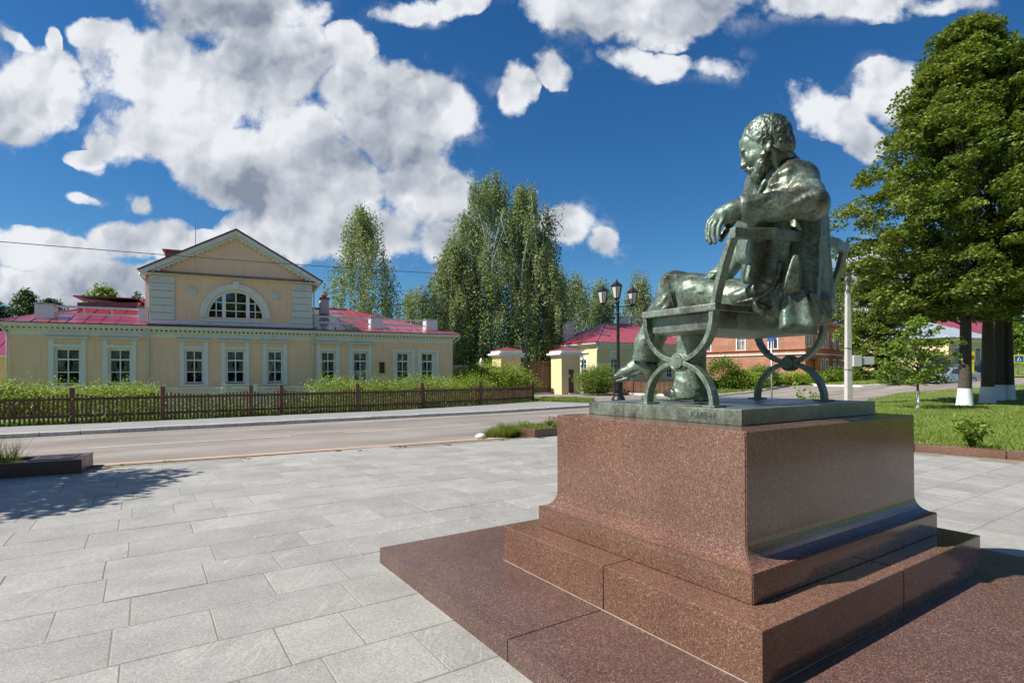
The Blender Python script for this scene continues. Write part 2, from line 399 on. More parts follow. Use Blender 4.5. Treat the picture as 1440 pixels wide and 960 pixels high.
M['kerb'] = simple('kerb_concrete', (.52, .50, .46), .8, var=.2, scale=2.5, fine=70, bmp=.4, dirt=(.2, .18, .15))
M['kerb_white'] = simple('kerb_whitewashed', (.74, .73, .70), .8, var=.12, scale=2.5, bmp=.3, dirt=(.4, .37, .33))
M['line'] = simple('road_paint', (.50, .48, .45), .8, var=.25, scale=6, fine=40)
M['soil'] = simple('soil', (.10, .075, .05), 1, var=.4, scale=3, fine=30, bmp=.6)
M['yellow'] = simple('yellow_stucco', (.90, .60, .40), .85, var=.08, scale=.9, fine=30, bmp=.12, dirt=(.55, .40, .23))
M['yellow2'] = simple('pale_yellow_stucco', (.80, .61, .34), .85, var=.05, scale=.9, fine=30, bmp=.12, dirt=(.60, .50, .28))
M['salmon'] = simple('salmon_stucco', (.66, .36, .26), .85, var=.06, scale=1)
M['trim'] = simple('white_trim_paint', (.76, .75, .73), .7, var=.05, scale=3, bmp=.08, dirt=(.45, .45, .43))
M['rustic'] = simple('white_panel_paint', (.66, .65, .61), .75, var=.06, scale=2, bmp=.1, dirt=(.42, .42, .39))
M['white'] = simple('white_paint', (.72, .73, .74), .6, var=.04, scale=3, bmp=.05)
M['frame'] = simple('window_frame_white', (.80, .80, .80), .5, var=.03, scale=5, bmp=0)
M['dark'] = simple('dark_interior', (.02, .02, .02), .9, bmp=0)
M['curtain'] = simple('lace_curtain', (.55, .55, .54), .9, var=.35, scale=14, fine=50, bmp=.3)
M['wood'] = simple('brown_fence_paint', (.115, .053, .030), .6, var=.3, scale=5, fine=90, bmp=.4, obj=.3)
M['wood_red'] = simple('red_brown_board', (.17, .07, .04), .65, var=.3, scale=5, fine=90, bmp=.4, obj=.3)
M['gatewood'] = simple('brown_gate_wood', (.15, .085, .045), .6, var=.3, scale=6, fine=60, bmp=.4, obj=.25)
M['engrave'] = simple('engraved_shadow_patina', (.06, .068, .048), .6, .3, bmp=0)
M['plaque'] = simple('bronze_plaque_metal', (.10, .06, .03), .4, .7, var=.3, scale=15)
M['pipe'] = simple('pale_downpipe', (.62, .63, .62), .45, .1, var=.06, bmp=0)
M['iron'] = simple('black_cast_iron', (.022, .022, .024), .42, .3, var=.2, scale=20, fine=120, bmp=.15)
M['concrete'] = simple('pole_concrete', (.50, .48, .45), .85, var=.14, scale=3, fine=60, bmp=.35, dirt=(.3, .28, .25))
M['metal'] = simple('galvanised_metal', (.45, .46, .47), .4, .7, var=.1)
M['box'] = simple('grey_box_paint', (.55, .56, .55), .5, var=.06)
M['chrome'] = simple('silver_car_paint', (.52, .53, .55), .25, .6, var=.03, bmp=0)
M['darkcar'] = simple('dark_car_paint', (.03, .03, .035), .2, .2, var=.03, bmp=0)
M['tyre'] = simple('tyre_rubber', (.02, .02, .02), .8, bmp=0)
M['sign_yellow'] = simple('sign_yellow', (.78, .76, .02), .5, var=.03, bmp=0)
M['sign_blue'] = simple('sign_blue', (.02, .10, .45), .5, var=.03, bmp=0)
M['sign_red'] = simple('sign_red', (.55, .03, .04), .5, var=.03, bmp=0)
M['chimney'] = simple('whitewashed_chimney', (.66, .65, .62), .85, var=.1, bmp=.2, dirt=(.4, .38, .35))
M['quartz'] = simple('white_stone', (.75, .74, .70), .8, var=.15, scale=20)
M['bark'] = simple('tree_bark', (.075, .06, .048), .95, var=.4, scale=9, fine=40, bmp=.9)
M['lime'] = simple('limewashed_bark', (.72, .73, .74), .9, var=.1, scale=9, fine=40, bmp=.6)
M['cable'] = simple('cable', (.05, .05, .055), .6, bmp=0)
def roofmat(name, c, rough):
    m, ns, ls, bs = base_mat(name)
    tc = nd(ns, 'ShaderNodeTexCoord'); v = tc.outputs['Object']
    f = maprange(ns, ls, noise(ns, ls, v, 1.5, 4), .3, .7, 0, 1)
    gi = nd(ns, 'ShaderNodeNewGeometry'); oi = nd(ns, 'ShaderNodeObjectInfo')
    f = math_(ns, ls, 'ADD', math_(ns, ls, 'MULTIPLY', f, .5), math_(ns, ls, 'MULTIPLY', oi.outputs['Random'], .5))
    ls.new(mixc(ns, ls, f, tuple(x * .85 for x in c), tuple(min(1, x * 1.18) for x in c)), bs.inputs['Base Color'])
    bs.inputs['Roughness'].default_value = rough; bs.inputs['Metallic'].default_value = 0.0; bs.inputs['Specular IOR Level'].default_value = .8
    bs.inputs['Coat Weight'].default_value = .6; bs.inputs['Coat Roughness'].default_value = rough * .8
    bump(ns, ls, bs, noise(ns, ls, v, 2.2, 3), .25, .03)
    return m
M['roof'] = roofmat('red_metal_roof', (.27, .03, .045), .30)
M['roof_dark'] = roofmat('dark_red_metal_flashing', (.13, .018, .02), .35)
M['roof2'] = roofmat('red_metal_roof_far', (.31, .035, .055), .4)
M['roof_grey'] = roofmat('grey_metal_roof', (.32, .36, .40), .35)
def glass():
    m, ns, ls, bs = base_mat('window_glass'); out = ns['Material Output']
    tr = nd(ns, 'ShaderNodeBsdfTransparent'); tr.inputs[0].default_value = (.82, .84, .84, 1)
    gl = nd(ns, 'ShaderNodeBsdfGlossy'); gl.inputs['Roughness'].default_value = .02; gl.inputs[0].default_value = (.9, .95, 1, 1)
    fr = nd(ns, 'ShaderNodeFresnel'); fr.inputs[0].default_value = 1.5
    f = math_(ns, ls, 'MULTIPLY', math_(ns, ls, 'ADD', fr.outputs[0], .03), 1.0, clamp=True)
    mx = nd(ns, 'ShaderNodeMixShader'); ls.new(f, mx.inputs[0]); ls.new(tr.outputs[0], mx.inputs[1]); ls.new(gl.outputs[0], mx.inputs[2])
    ls.new(mx.outputs[0], out.inputs[0]); return m
M['glass'] = glass()
M['darkglass'] = simple('far_window_glass', (.03, .035, .04), .08, var=.2, scale=2, bmp=0)
M['lampglass'] = simple('lantern_glass', (.60, .58, .50), .3, var=.08, bmp=0)
def brick():
    m, ns, ls, bs = base_mat('red_brick')
    tc = nd(ns, 'ShaderNodeTexCoord'); mp = nd(ns, 'ShaderNodeMapping'); ls.new(tc.outputs['Object'], mp.inputs[0]); mp.inputs['Rotation'].default_value = (R(90), 0, 0)
    b = nd(ns, 'ShaderNodeTexBrick'); ls.new(mp.outputs[0], b.inputs['Vector']); b.inputs['Scale'].default_value = 1
    b.inputs['Brick Width'].default_value = .26; b.inputs['Row Height'].default_value = .08; b.inputs['Mortar Size'].default_value = .008
    b.inputs['Color1'].default_value = (.44, .12, .055, 1); b.inputs['Color2'].default_value = (.56, .18, .085, 1); b.inputs['Mortar'].default_value = (.35, .22, .16, 1)
    n = maprange(ns, ls, noise(ns, ls, tc.outputs['Object'], .9, 5), .3, .7, .8, 1.15)
    ls.new(mixc(ns, ls, 1.0, b.outputs[0], _grey(ns, ls, n), 'MULTIPLY'), bs.inputs['Base Color']); bs.inputs['Roughness'].default_value = .85
    return m
M['brick'] = brick()
def bronze():
    m, ns, ls, bs = base_mat('bronze_patina')
    g = nd(ns, 'ShaderNodeNewGeometry'); v = g.outputs['Position']
    st = nd(ns, 'ShaderNodeMapping'); st.inputs['Scale'].default_value = (1, 1, .22); ls.new(v, st.inputs[0])
    a = noise(ns, ls, st.outputs[0], 7, 7, .65); b = noise(ns, ls, v, 3.2, 6, .6); c = noise(ns, ls, v, 45, 5, .7); e = noise(ns, ls, v, 14, 6, .7)
    f = math_(ns, ls, 'ADD', math_(ns, ls, 'MULTIPLY', a, .45), math_(ns, ls, 'MULTIPLY', b, .55))
    f = math_(ns, ls, 'ADD', f, math_(ns, ls, 'MULTIPLY', math_(ns, ls, 'SUBTRACT', c, .5), .18))
    nz = nd(ns, 'ShaderNodeSeparateXYZ'); ls.new(g.outputs['Normal'], nz.inputs[0])
    f = math_(ns, ls, 'ADD', f, math_(ns, ls, 'MULTIPLY', nz.outputs[2], -.05))
    f1 = maprange(ns, ls, f, .38, .6, 0, 1)
    dark = mixc(ns, ls, maprange(ns, ls, e, .35, .65, 0, 1), (.045, .048, .032), (.11, .088, .062))
    green = mixc(ns, ls, maprange(ns, ls, c, .35, .65, 0, 1), (.13, .20, .15), (.28, .37, .29))
    cc = mixc(ns, ls, f1, dark, green)
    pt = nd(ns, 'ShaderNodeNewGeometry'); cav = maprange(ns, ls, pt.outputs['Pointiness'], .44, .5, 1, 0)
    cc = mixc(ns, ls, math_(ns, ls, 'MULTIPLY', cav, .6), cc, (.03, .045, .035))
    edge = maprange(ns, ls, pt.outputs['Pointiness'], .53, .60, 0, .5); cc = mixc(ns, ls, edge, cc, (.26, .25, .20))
    tq = maprange(ns, ls, noise(ns, ls, v, 5.5, 6, .7), .58, .72, 0, .55); cc = mixc(ns, ls, tq, cc, (.09, .24, .18))
    ls.new(cc, bs.inputs['Base Color'])
    ls.new(maprange(ns, ls, f1, 0, 1, .65, .28), bs.inputs['Metallic'])
    ls.new(maprange(ns, ls, math_(ns, ls, 'ADD', math_(ns, ls, 'MULTIPLY', f1, .6), math_(ns, ls, 'MULTIPLY', e, .4)), .2, .8, .27, .52), bs.inputs['Roughness'])
    bs.inputs['Specular IOR Level'].default_value = .7
    h = math_(ns, ls, 'ADD', math_(ns, ls, 'MULTIPLY', e, .8), math_(ns, ls, 'MULTIPLY', c, .45))
    bump(ns, ls, bs, h, .55, .012)
    return m
M['bronze'] = bronze()
def leaf(name, c1, c2, c3=None, trans=.35, rough=.5):
    m, ns, ls, bs = base_mat(name); out = ns['Material Output']
    g = nd(ns, 'ShaderNodeNewGeometry'); r = g.outputs['Random Per Island']
    a = maprange(ns, ls, noise(ns, ls, g.outputs['Position'], .55, 3), .35, .65, 0, 1)
    c = mixc(ns, ls, r, c1, c2)
    if c3: c = mixc(ns, ls, math_(ns, ls, 'MULTIPLY', a, .6), c, c3)
    ls.new(c, bs.inputs['Base Color']); bs.inputs['Roughness'].default_value = rough; bs.inputs['Specular IOR Level'].default_value = .4
    tb = nd(ns, 'ShaderNodeBsdfTranslucent'); ls.new(mixc(ns, ls, 1.0, c, (1.3, 1.25, .6), 'MULTIPLY'), tb.inputs[0])
    mx = nd(ns, 'ShaderNodeMixShader'); mx.inputs[0].default_value = trans
    ls.new(bs.outputs[0], mx.inputs[1]); ls.new(tb.outputs[0], mx.inputs[2]); ls.new(mx.outputs[0], out.inputs[0]); return m
M['maple'] = leaf('linden_leaf', (.065, .115, .022), (.16, .225, .04), (.27, .31, .06), .3)
M['birch'] = leaf('birch_leaf', (.11, .16, .07), (.25, .31, .155), (.27, .32, .15), .38)
M['darkleaf'] = leaf('dark_leaf', (.03, .06, .018), (.065, .11, .03), (.08, .12, .03), .2)
M['hedge'] = leaf('hedge_leaf', (.10, .17, .015), (.28, .38, .04), (.32, .40, .05), .3)
M['bush'] = leaf('bush_leaf', (.07, .13, .018), (.17, .26, .03), (.20, .29, .04), .3)
M['perennial'] = leaf('garden_leaf', (.07, .12, .02), (.17, .24, .05), (.14, .20, .03), .3)
M['grass'] = leaf('grass_blade', (.11, .17, .024), (.26, .31, .06), (.19, .26, .035), .3)
M['grass_ground'] = simple('lawn_ground', (.12, .17, .03), 1, var=.45, scale=.6, fine=25, bmp=.6, dirt=(.16, .13, .06))
M['pink'] = leaf('pink_petal', (.55, .10, .16), (.75, .28, .33), None, .2)
M['stem'] = simple('plant_stem', (.10, .13, .05), .8)
# ---------------------------------------------------------------- sculpting: signed distance volumes
def vnoise(P, seed=0):                    # cheap smooth value noise on (n,3)
    P = np.asarray(P, np.float32); i = np.floor(P).astype(np.int64); f = P - i; f = f * f * (3 - 2 * f)
    def h(a, b, c):
        n = (a * 73856093) ^ (b * 19349663) ^ (c * 83492791) ^ (seed * 2654435761)
        n = (n ^ (n >> 13)) * 1274126177; return ((n ^ (n >> 16)) & 0xffff).astype(np.float32) / 32767.5 - 1
    x, y, z = i[:, 0], i[:, 1], i[:, 2]; fx, fy, fz = f[:, 0], f[:, 1], f[:, 2]
    def l(a, b, t): return a + (b - a) * t
    return l(l(l(h(x,y,z),h(x+1,y,z),fx), l(h(x,y+1,z),h(x+1,y+1,z),fx), fy),
             l(l(h(x,y,z+1),h(x+1,y,z+1),fx), l(h(x,y+1,z+1),h(x+1,y+1,z+1),fx), fy), fz)
def fbm3(P, s, o=3, seed=0):
    r = 0; a = 1; t = 0
    for k in range(o): r = r + a * vnoise(P * (s * 2 ** k), seed + k); t += a; a *= .5
    return r / t
class Vol:
    def __init__(s, lo, hi, h):
        s.lo = np.array(lo, float); s.h = h; s.n = np.ceil((np.array(hi) - s.lo) / h).astype(int) + 1
        s.F = np.full(s.n, 1.0, np.float32)
    def region(s, lo, hi, pad):
        a = np.clip(((np.array(lo) - pad - s.lo) / s.h).astype(int), 0, s.n - 1); b = np.clip(((np.array(hi) + pad - s.lo) / s.h).astype(int) + 2, 0, s.n)
        sl = tuple(slice(int(p), int(q)) for p, q in zip(a, b))
        g = np.meshgrid(*[(s.lo[k] + s.h * np.arange(a[k], b[k])).astype(np.float32) for k in range(3)], indexing='ij')
        return sl, np.stack([x.ravel() for x in g], 1), g[0].shape
    def put(s, fn, lo, hi, k=.03, sub=False):
        sl, P, sh = s.region(lo, hi, k * 1.2 + .03)
        if P.size == 0: return
        d = fn(P).astype(np.float32).reshape(sh); A = s.F[sl]
        if sub:
            d = -d; h = np.clip(.5 - .5 * (A - d) / k, 0, 1) if k else None
            s.F[sl] = np.maximum(A, d) + (k * .25 * np.clip(1 - np.abs(A - d) / k, 0, 1) ** 2 if k else 0)
        else:
            s.F[sl] = np.minimum(A, d) - (k * .25 * np.clip(1 - np.abs(A - d) / k, 0, 1) ** 2 if k else 0)
    # primitives -------------------------------------------------
    def cone(s, a, b, ra, rb, k=.03, flat=None, disp=None, sub=False):
        a, b = np.array(a, np.float32), np.array(b, np.float32)
        def fn(P):
            Q = P
            if flat is not None:            # (axis, factor): squeeze along an axis about the segment
                ax, fac = np.array(flat[0], np.float32), flat[1]; ax = ax / np.linalg.norm(ax)
                c = (Q - a) @ ax; c0 = (b - a) @ ax
                L2 = float((b - a) @ (b - a)) + 1e-9; t0 = np.clip((Q - a) @ (b - a) / L2, 0, 1)
                Q = Q + ax * ((c - t0 * c0) * (fac - 1))[:, None]
            ba = b - a; t = np.clip((Q - a) @ ba / (float(ba @ ba) + 1e-9), 0, 1)
            w = Q - a - t[:, None] * ba; d = np.linalg.norm(w, axis=1) - (ra + (rb - ra) * t)
            if disp is not None: d = d + disp(P, t, w)
            if flat is not None: d = d / max(1, flat[1] ** .5)
            return d
        r = max(ra, rb) * (1.15 if disp is not None else 1); s.put(fn, np.minimum(a, b) - r, np.maximum(a, b) + r, k, sub)
    def ell(s, c, r, k=.03, rot=None, disp=None, sub=False):
        c = np.array(c, np.float32); r = np.array(r, np.float32); Mx = np.eye(3, dtype=np.float32) if rot is None else np.array(rot, np.float32)
        def fn(P):
            q = (P - c) @ Mx; k0 = np.linalg.norm(q / r, axis=1) + 1e-6; k1 = np.linalg.norm(q / r ** 2, axis=1) + 1e-6
            d = k0 * (k0 - 1) / k1
            if disp is not None: d = d + disp(P, None, q)
            return d
        m = float(max(r)); s.put(fn, c - m, c + m, k, sub)
    def box(s, c, hf, rd, k=.02, rot=None, disp=None, sub=False, warp=None):
        c = np.array(c, np.float32); hf = np.array(hf, np.float32); Mx = np.eye(3, dtype=np.float32) if rot is None else np.array(rot, np.float32)
        def fn(P):
            q = (P - c) @ Mx
            if warp is not None: q = warp(q)
            w = np.abs(q) - hf + rd; d = np.linalg.norm(np.maximum(w, 0), axis=1) + np.minimum(w.max(axis=1), 0) - rd
            if disp is not None: d = d + disp(P, None, q)
            return d
        m = float(np.linalg.norm(hf)); s.put(fn, c - m, c + m, k, sub)
    def chain(s, pts, rads, k=.02, **kw):
        if isinstance(rads, (int, float)): rads = [rads] * len(pts)
        for i in range(len(pts) - 1): s.cone(pts[i], pts[i + 1], rads[i], rads[i + 1], k, **kw)
    def shake(s, scale, amp, o=3, seed=0, stretch=(1, 1, 1), band=.04, ridge=False, mask=None):
        m = np.abs(s.F) < band; I = np.argwhere(m); P = (s.lo + I * s.h).astype(np.float32)
        n = fbm3(P * np.array(stretch, np.float32), scale, o, seed)
        if ridge: n = np.abs(n) * 2 - .5
        if mask is not None: n = n * mask(P)
        s.F[m] += (n * amp).astype(np.float32)
    def mesh(s, name):
        F = s.F; nx, ny, nz = F.shape; S = F < 0
        cnt = np.zeros((nx-1, ny-1, nz-1), np.int8)
        for a in (0, 1):
            for b in (0, 1):
                for c in (0, 1): cnt += S[a:nx-1+a, b:ny-1+b, c:nz-1+c]
        I = np.argwhere((cnt > 0) & (cnt < 8)); acc = np.zeros((len(I), 3)); num = np.zeros(len(I))
        def val(o): return F[I[:,0]+o[0], I[:,1]+o[1], I[:,2]+o[2]]
        cor = [(a,b,c) for a in (0,1) for b in (0,1) for c in (0,1)]; vals = {c: val(c) for c in cor}
        for c0 in cor:
            for ax in range(3):
                if c0[ax]: continue
                c1 = list(c0); c1[ax] = 1; c1 = tuple(c1); A, B = vals[c0], vals[c1]; m = (A < 0) != (B < 0)
                t = np.where(m, A / np.where(m, A - B, 1), 0)
                p = np.array(c0, float)[None, :].repeat(len(I), 0); p[:, ax] += t
                acc[m] += p[m]; num[m] += 1
        V = s.lo + (I + acc / num[:, None]) * s.h
        idx = np.full((nx-1, ny-1, nz-1), -1, np.int32); idx[I[:,0], I[:,1], I[:,2]] = np.arange(len(I))
        Q = []
        for ax in range(3):
            sl0 = [slice(1, -1)] * 3; sl1 = [slice(1, -1)] * 3; sl0[ax] = slice(0, -1); sl1[ax] = slice(1, None)
            a0 = S[tuple(sl0)]; a1 = S[tuple(sl1)]; E = np.argwhere(a0 != a1); off = np.array([1, 1, 1]); off[ax] = 0; E = E + off
            b, c = [(1, 2), (2, 0), (0, 1)][ax]
            def g(db, dc):
                e = E.copy(); e[:, b] -= db; e[:, c] -= dc; return idx[e[:,0], e[:,1], e[:,2]]
            q = np.stack([g(1, 1), g(0, 1), g(0, 0), g(1, 0)], 1)
            inn = S[E[:,0], E[:,1], E[:,2]]; q[~inn] = q[~inn] if True else q[~inn]
            q[inn] = q[inn][:, ::-1]; Q.append(q)
        Q = np.concatenate(Q); Q = Q[(Q >= 0).all(1)]
        return mesh_np(name, V, Q, True)

def rad(px, D): return px * D / FPX
def basis(fwd, up):
    f = np.array(fwd, float); f /= np.linalg.norm(f); u = np.array(up, float); u -= f * (u @ f); u /= np.linalg.norm(u)
    return np.stack([f, np.cross(u, f), u], 1)      # columns: forward, left, up
ZP = 1.473                                 # top of the bronze base
# ---- the sitter's head, in centimetres about a point between the ears
HB = basis((-.84, .46, -.28), (-.24, .12, .96)); HS = 1.69 / 100; HC = at(1077, 207, 4.1)
def hp(f, l, u): return HC + HB @ np.array([f, l, u]) * HS
def hr(*r): return tuple(x * HS for x in r)
lo_b = np.array([.80, 3.3, 1.44]); hi_b = np.array([2.60, 5.25, 3.70])
B = Vol(lo_b, hi_b, .0078)
def head(v, B):
    B.ell(hp(-1.2, 0, 3.8), hr(9.4, 7.4, 8.9), .02, HB)
    B.ell(hp(3.2, 0, -1.5), hr(6.3, 6.4, 9.2), .03, HB)
    B.ell(hp(3.6, 0, -7.5), hr(4.9, 4.9, 4.2), .03, HB)
    B.ell(hp(6.5, 0, 4.2), hr(3.2, 5.2, 3.8), .03, HB)
    B.cone(hp(8.9, -3.6, 1.3), hp(9.3, 0, 1.1), .9*HS, 1.0*HS, .02); B.cone(hp(9.3, 0, 1.1), hp(8.9, 3.6, 1.3), 1.0*HS, .9*HS, .02)
    for s in (-1, 1):
        B.ell(hp(9.4, s*3.1, -.9), hr(1.7, 1.9, 1.25), .008, HB, sub=True)
        B.ell(hp(7.7, s*3.1, -.9), hr(1.45, 1.5, 1.35), .004, HB)
        B.cone(hp(8.9, s*1.8, -.3), hp(8.3, s*4.6, -.4), .38*HS, .38*HS, .006)
        B.cone(hp(8.7, s*1.9, -1.9), hp(8.2, s*4.4, -1.7), .32*HS, .32*HS, .008)
        B.ell(hp(6.3, s*4.2, -3.6), hr(2.4, 1.9, 2.2), .03, HB)
        B.cone(hp(9.9, s*1.3, -4.3), hp(9.4, s*1.6, -4.4), .75*HS, .7*HS, .012)
        # ear: rim, hollow, lobe
        EO = -1.0
        B.ell(hp(-.6, s*7.5, -.9 + EO), hr(2.0, 1.0, 3.2), .012, HB)
        rim = [(1.0, 7.7, -2.6), (1.2, 8.2, -.2), (.4, 8.6, 1.8), (-1.2, 8.8, 2.2), (-2.4, 8.8, .8), (-2.2, 8.6, -1.2), (-1.1, 8.1, -3.0), (-.2, 7.8, -3.9)]
        B.chain([hp(a, s*b, c + EO) for a, b, c in rim], [.42*HS]*6 + [.62*HS]*2, .006)
        B.ell(hp(-.5, s*8.7, -.3 + EO), hr(1.15, .95, 1.8), .005, HB, sub=True)
    B.cone(hp(8.9, 0, .4), hp(11.0, 0, -3.7), .85*HS, 1.15*HS, .015)
    B.cone(hp(8.6, -1.9, -7.4), hp(9.3, 0, -7.1), .6*HS, .75*HS, .008); B.cone(hp(9.3, 0, -7.1), hp(8.6, 1.9, -7.4), .75*HS, .6*HS, .008)
head(None, B)
neck0 = at(1097, 232, 4.2)
B.cone(hp(-3.0, 0, -5), neck0, 5.5*HS, .112, .04)
for s in (-1, 1): B.cone(hp(-2.5, s*5.4, -5.5), hp(-1.0, s*2.0, -15), 1.2*HS, .9*HS, .04)
# torso and limbs inside the clothes
B.cone(neck0, at(1096, 300, 4.25), .112, .19, .05); B.cone(at(1096, 300, 4.25), at(1085, 420, 4.35), .18, .18, .05)
shL = at(1116, 256, 4.02); elL = at(1142, 286, 3.74); wrL = at(1046, 292, 3.80)
B.cone(at(1098, 246, 4.15), shL, .095, .105, .04); B.cone(shL, elL, .095, .075, .03); B.cone(elL, wrL, .075, .058, .03)
shR = at(1078, 250, 4.52); elR = at(1050, 340, 4.7); haR = at(1010, 385, 4.62)
B.cone(at(1090, 250, 4.3), shR, .09, .10, .04); B.cone(shR, elR, .1, .08, .03); B.cone(elR, haR, .07, .05, .03)
hpA = at(1075, 425, 4.48); knA = at(948, 402, 4.85); anA = at(912, 505, 4.93)
hpB = at(1082, 430, 4.25); knB = at(975, 412, 4.58); anB = at(972, 545, 4.66)
for a, b, c in ((hpA, knA, anA), (hpB, knB, anB)): B.cone(a, b, .12, .09, .04); B.cone(b, c, .085, .06, .03)
# left hand hanging over the rail
def hand(B):
    w = at(1044, 292, 3.80); k0 = at(1017, 303, 3.83)
    B.cone(at(1052, 290, 3.79), w, .060, .060, .02, flat=((0, 1, 0), 1.15))
    B.cone(w, at(1030, 297, 3.82), .062, .066, .02, flat=((0, 1, 0), .85)); B.cone(at(1030, 297, 3.82), k0, .066, .062, .02, flat=((0, 1, 0), .85))
    # knuckle, middle joint, end joint, tip for each finger (index is farthest from the camera)
    F = [((1009, 298, 3.945), (997, 312, 3.97), (994, 326, 3.965), (995, 337, 3.95), 3.9),
         ((1010, 300, 3.89), (999, 316, 3.905), (997, 331, 3.90), (999.5, 342, 3.885), 4.1),
         ((1013, 303, 3.835), (1003.5, 319, 3.845), (1003, 333, 3.84), (1005.5, 341.5, 3.825), 3.9),
         ((1018, 306, 3.785), (1010.5, 320, 3.785), (1010, 330, 3.78), (1012, 337, 3.77), 3.4)]
    for a, b, c, d, r in F:
        A, Bp, C, Dp = at(*a), at(*b), at(*c), at(*d); q = rad(r, 3.85)
        B.cone(k0 * .45 + A * .55 + np.array([.015, 0, 0]), A, q * 1.25, q * 1.12, .010); B.cone(A, Bp, q * 1.08, q * .96, .004)
        B.cone(Bp, C, q * .98, q * .86, .004); B.cone(C, Dp, q * .86, q * .72, .004)
        B.ell(A + np.array([-.004, 0, .010]), (q * 1.0, q * .8, q * .7), .012)
    t = [at(1036, 302, 3.93), at(1026, 316, 3.97), at(1018, 328, 3.96), at(1014, 337, 3.94)]
    B.chain(t, [.034, .028, .023, .019], .010)
hand(B)
# right hand resting on the lap, out of sight beyond the knees
for i in range(4):
    y = 4.56 + i * .05
    B.chain([at(1010, 386, y), at(1000, 387, y), at(993, 392, y), at(990, 397, y)], [.024, .022, .019, .016], .006)
B.cone(haR, at(1004, 385, 4.64), .05, .055, .02, flat=((0, 0, 1), 1.5)); B.chain([at(1012, 384, 4.54), at(1004, 388, 4.5), at(998, 392, 4.5)], [.026, .022, .018], .008)
B.shake(16, .0035, 3, 3)
fig = empty('statue', (float(HC[0]), float(HC[1]), ZP), 0, 'bronze bearded man in a loose coat sitting cross-legged, arm over the bench back', 'statue')
fo = Vector(fig.location)
def part_mesh(name, vol, parent, mat=None):
    me = vol.mesh(name); me.transform(Matrix.Translation(-fo)); o = link(name, me, mat or M['bronze'], parent)
    if name in ('coat', 'trousers', 'shoe'): sm = o.modifiers.new('smooth', 'SMOOTH'); sm.factor = .5; sm.iterations = 3
    return o
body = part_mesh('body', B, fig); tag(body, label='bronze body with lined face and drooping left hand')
del B
# ---- hair and beard
H = Vol(HC - .36, HC + .30, .0056)
hair_lo = lambda P: (P - HC) @ HB / HS
def hairmask(P, t, w):
    q = hair_lo(P); f, l, u = q[:, 0], q[:, 1], q[:, 2]; al = np.abs(l)
    # keep hair behind a line running from the forehead down past the temple and round the ear
    face = (f - (6.6 - np.clip(3.6 - u, -3, 20) * .38 - al * .30))
    c = np.maximum(face * HS * .8, (-6.6 - u + np.clip(f, -20, 0) * .05) * HS)
    ear = (1.0 - np.sqrt(((f + .6) / 3.5) ** 2 + ((u + 1.9) / 4.6) ** 2)) * 3.2 * HS * (al > 5)
    return np.maximum(np.maximum(c, ear), 0) * 1.6
H.ell(hp(-1.6, 0, 3.9), hr(10.0, 8.1, 9.7), .01, HB, disp=hairmask)
H.ell(hp(-4.6, 0, -2.2), hr(6.6, 6.9, 6.2), .02, HB, disp=hairmask)
H.shake(26, .009, 3, 5, stretch=(1.4, 1.4, .8), ridge=True); H.shake(60, .003, 2, 8)
hr_o = part_mesh('hair', H, fig); tag(hr_o, label='short tousled bronze hair')
Bd = Vol(HC - .42, HC + .25, .0056)
for s in (-1, 1):
    Bd.chain([hp(1.2, s*6.9, -1.2), hp(1.8, s*6.6, -5), hp(4.0, s*5.1, -8.6), hp(6.4, s*2.6, -11.2)], [.9*HS, 1.35*HS, 1.9*HS, 2.3*HS], .02)
    Bd.chain([hp(9.9, s*.3, -5.8), hp(9.2, s*2.4, -6.6), hp(7.6, s*4.0, -8.2)], [.75*HS, .85*HS, .7*HS], .01)
Bd.ell(hp(6.7, 0, -11.2), hr(2.9, 3.3, 3.0), .03, HB); Bd.ell(hp(3.0, 0, -7.6), hr(4.6, 6.3, 4.4), .03, HB)
Bd.shake(38, .010, 3, 11, ridge=True); Bd.shake(80, .004, 2, 8)
tag(part_mesh('beard', Bd, fig), label='trimmed curly bronze beard and moustache')
# ---- trousers
def folds(axis_t, ang, amp, seed, tw=1.5):
    def f(P, t, w):
        n = fbm3(P * np.array([1, 1, 1], np.float32), 5, 2, seed)
        th = np.arctan2(w[:, 2], w[:, 1]); 
        return -amp * (np.maximum(0, np.sin(axis_t * t + ang * th + 3.2 * n)) ** 2) * (.4 + .6 * np.abs(n * 2))
    return f
Tr = Vol((.95, 3.85, 1.5), (2.45, 5.3, 2.75), .0085)
Tr.ell(at(1082, 425, 4.33), (.25, .25, .19), .06)
Tr.cone(hpA, knA, .165, .122, .05, disp=folds(7, 1.2, .016, 21)); Tr.ell(knA, (.118, .122, .122), .05)
Tr.cone(knA + np.array([0, 0, -.02]), anA + np.array([0, 0, .12]), .122, .118, .04, disp=folds(5, 2.2, .020, 24)); Tr.cone(anA + np.array([.0, 0, .14]), anA + np.array([-.015, 0, .02]), .108, .118, .03, disp=folds(2, 3, .010, 29))
Tr.cone(hpB, knB, .18, .115, .05, disp=folds(6, 1.2, .018, 33)); Tr.ell(knB, (.12, .12, .12), .04)
Tr.cone(knB, anB + np.array([0, 0, .10]), .12, .118, .04, disp=folds(6, 2.5, .022, 37)); Tr.cone(anB + np.array([0, 0, .12]), anB + np.array([-.01, 0, .005]), .105, .13, .03, disp=folds(3, 3, .03, 41))
# hem openings
Tr.cone(anA + np.array([-.02, 0, -.02]), anA + np.array([-.02, 0, -.14]), .10, .13, .01, sub=True); Tr.cone(anB + np.array([0, 0, -.045]), anB + np.array([0, 0, -.15]), .10, .14, .01, sub=True)
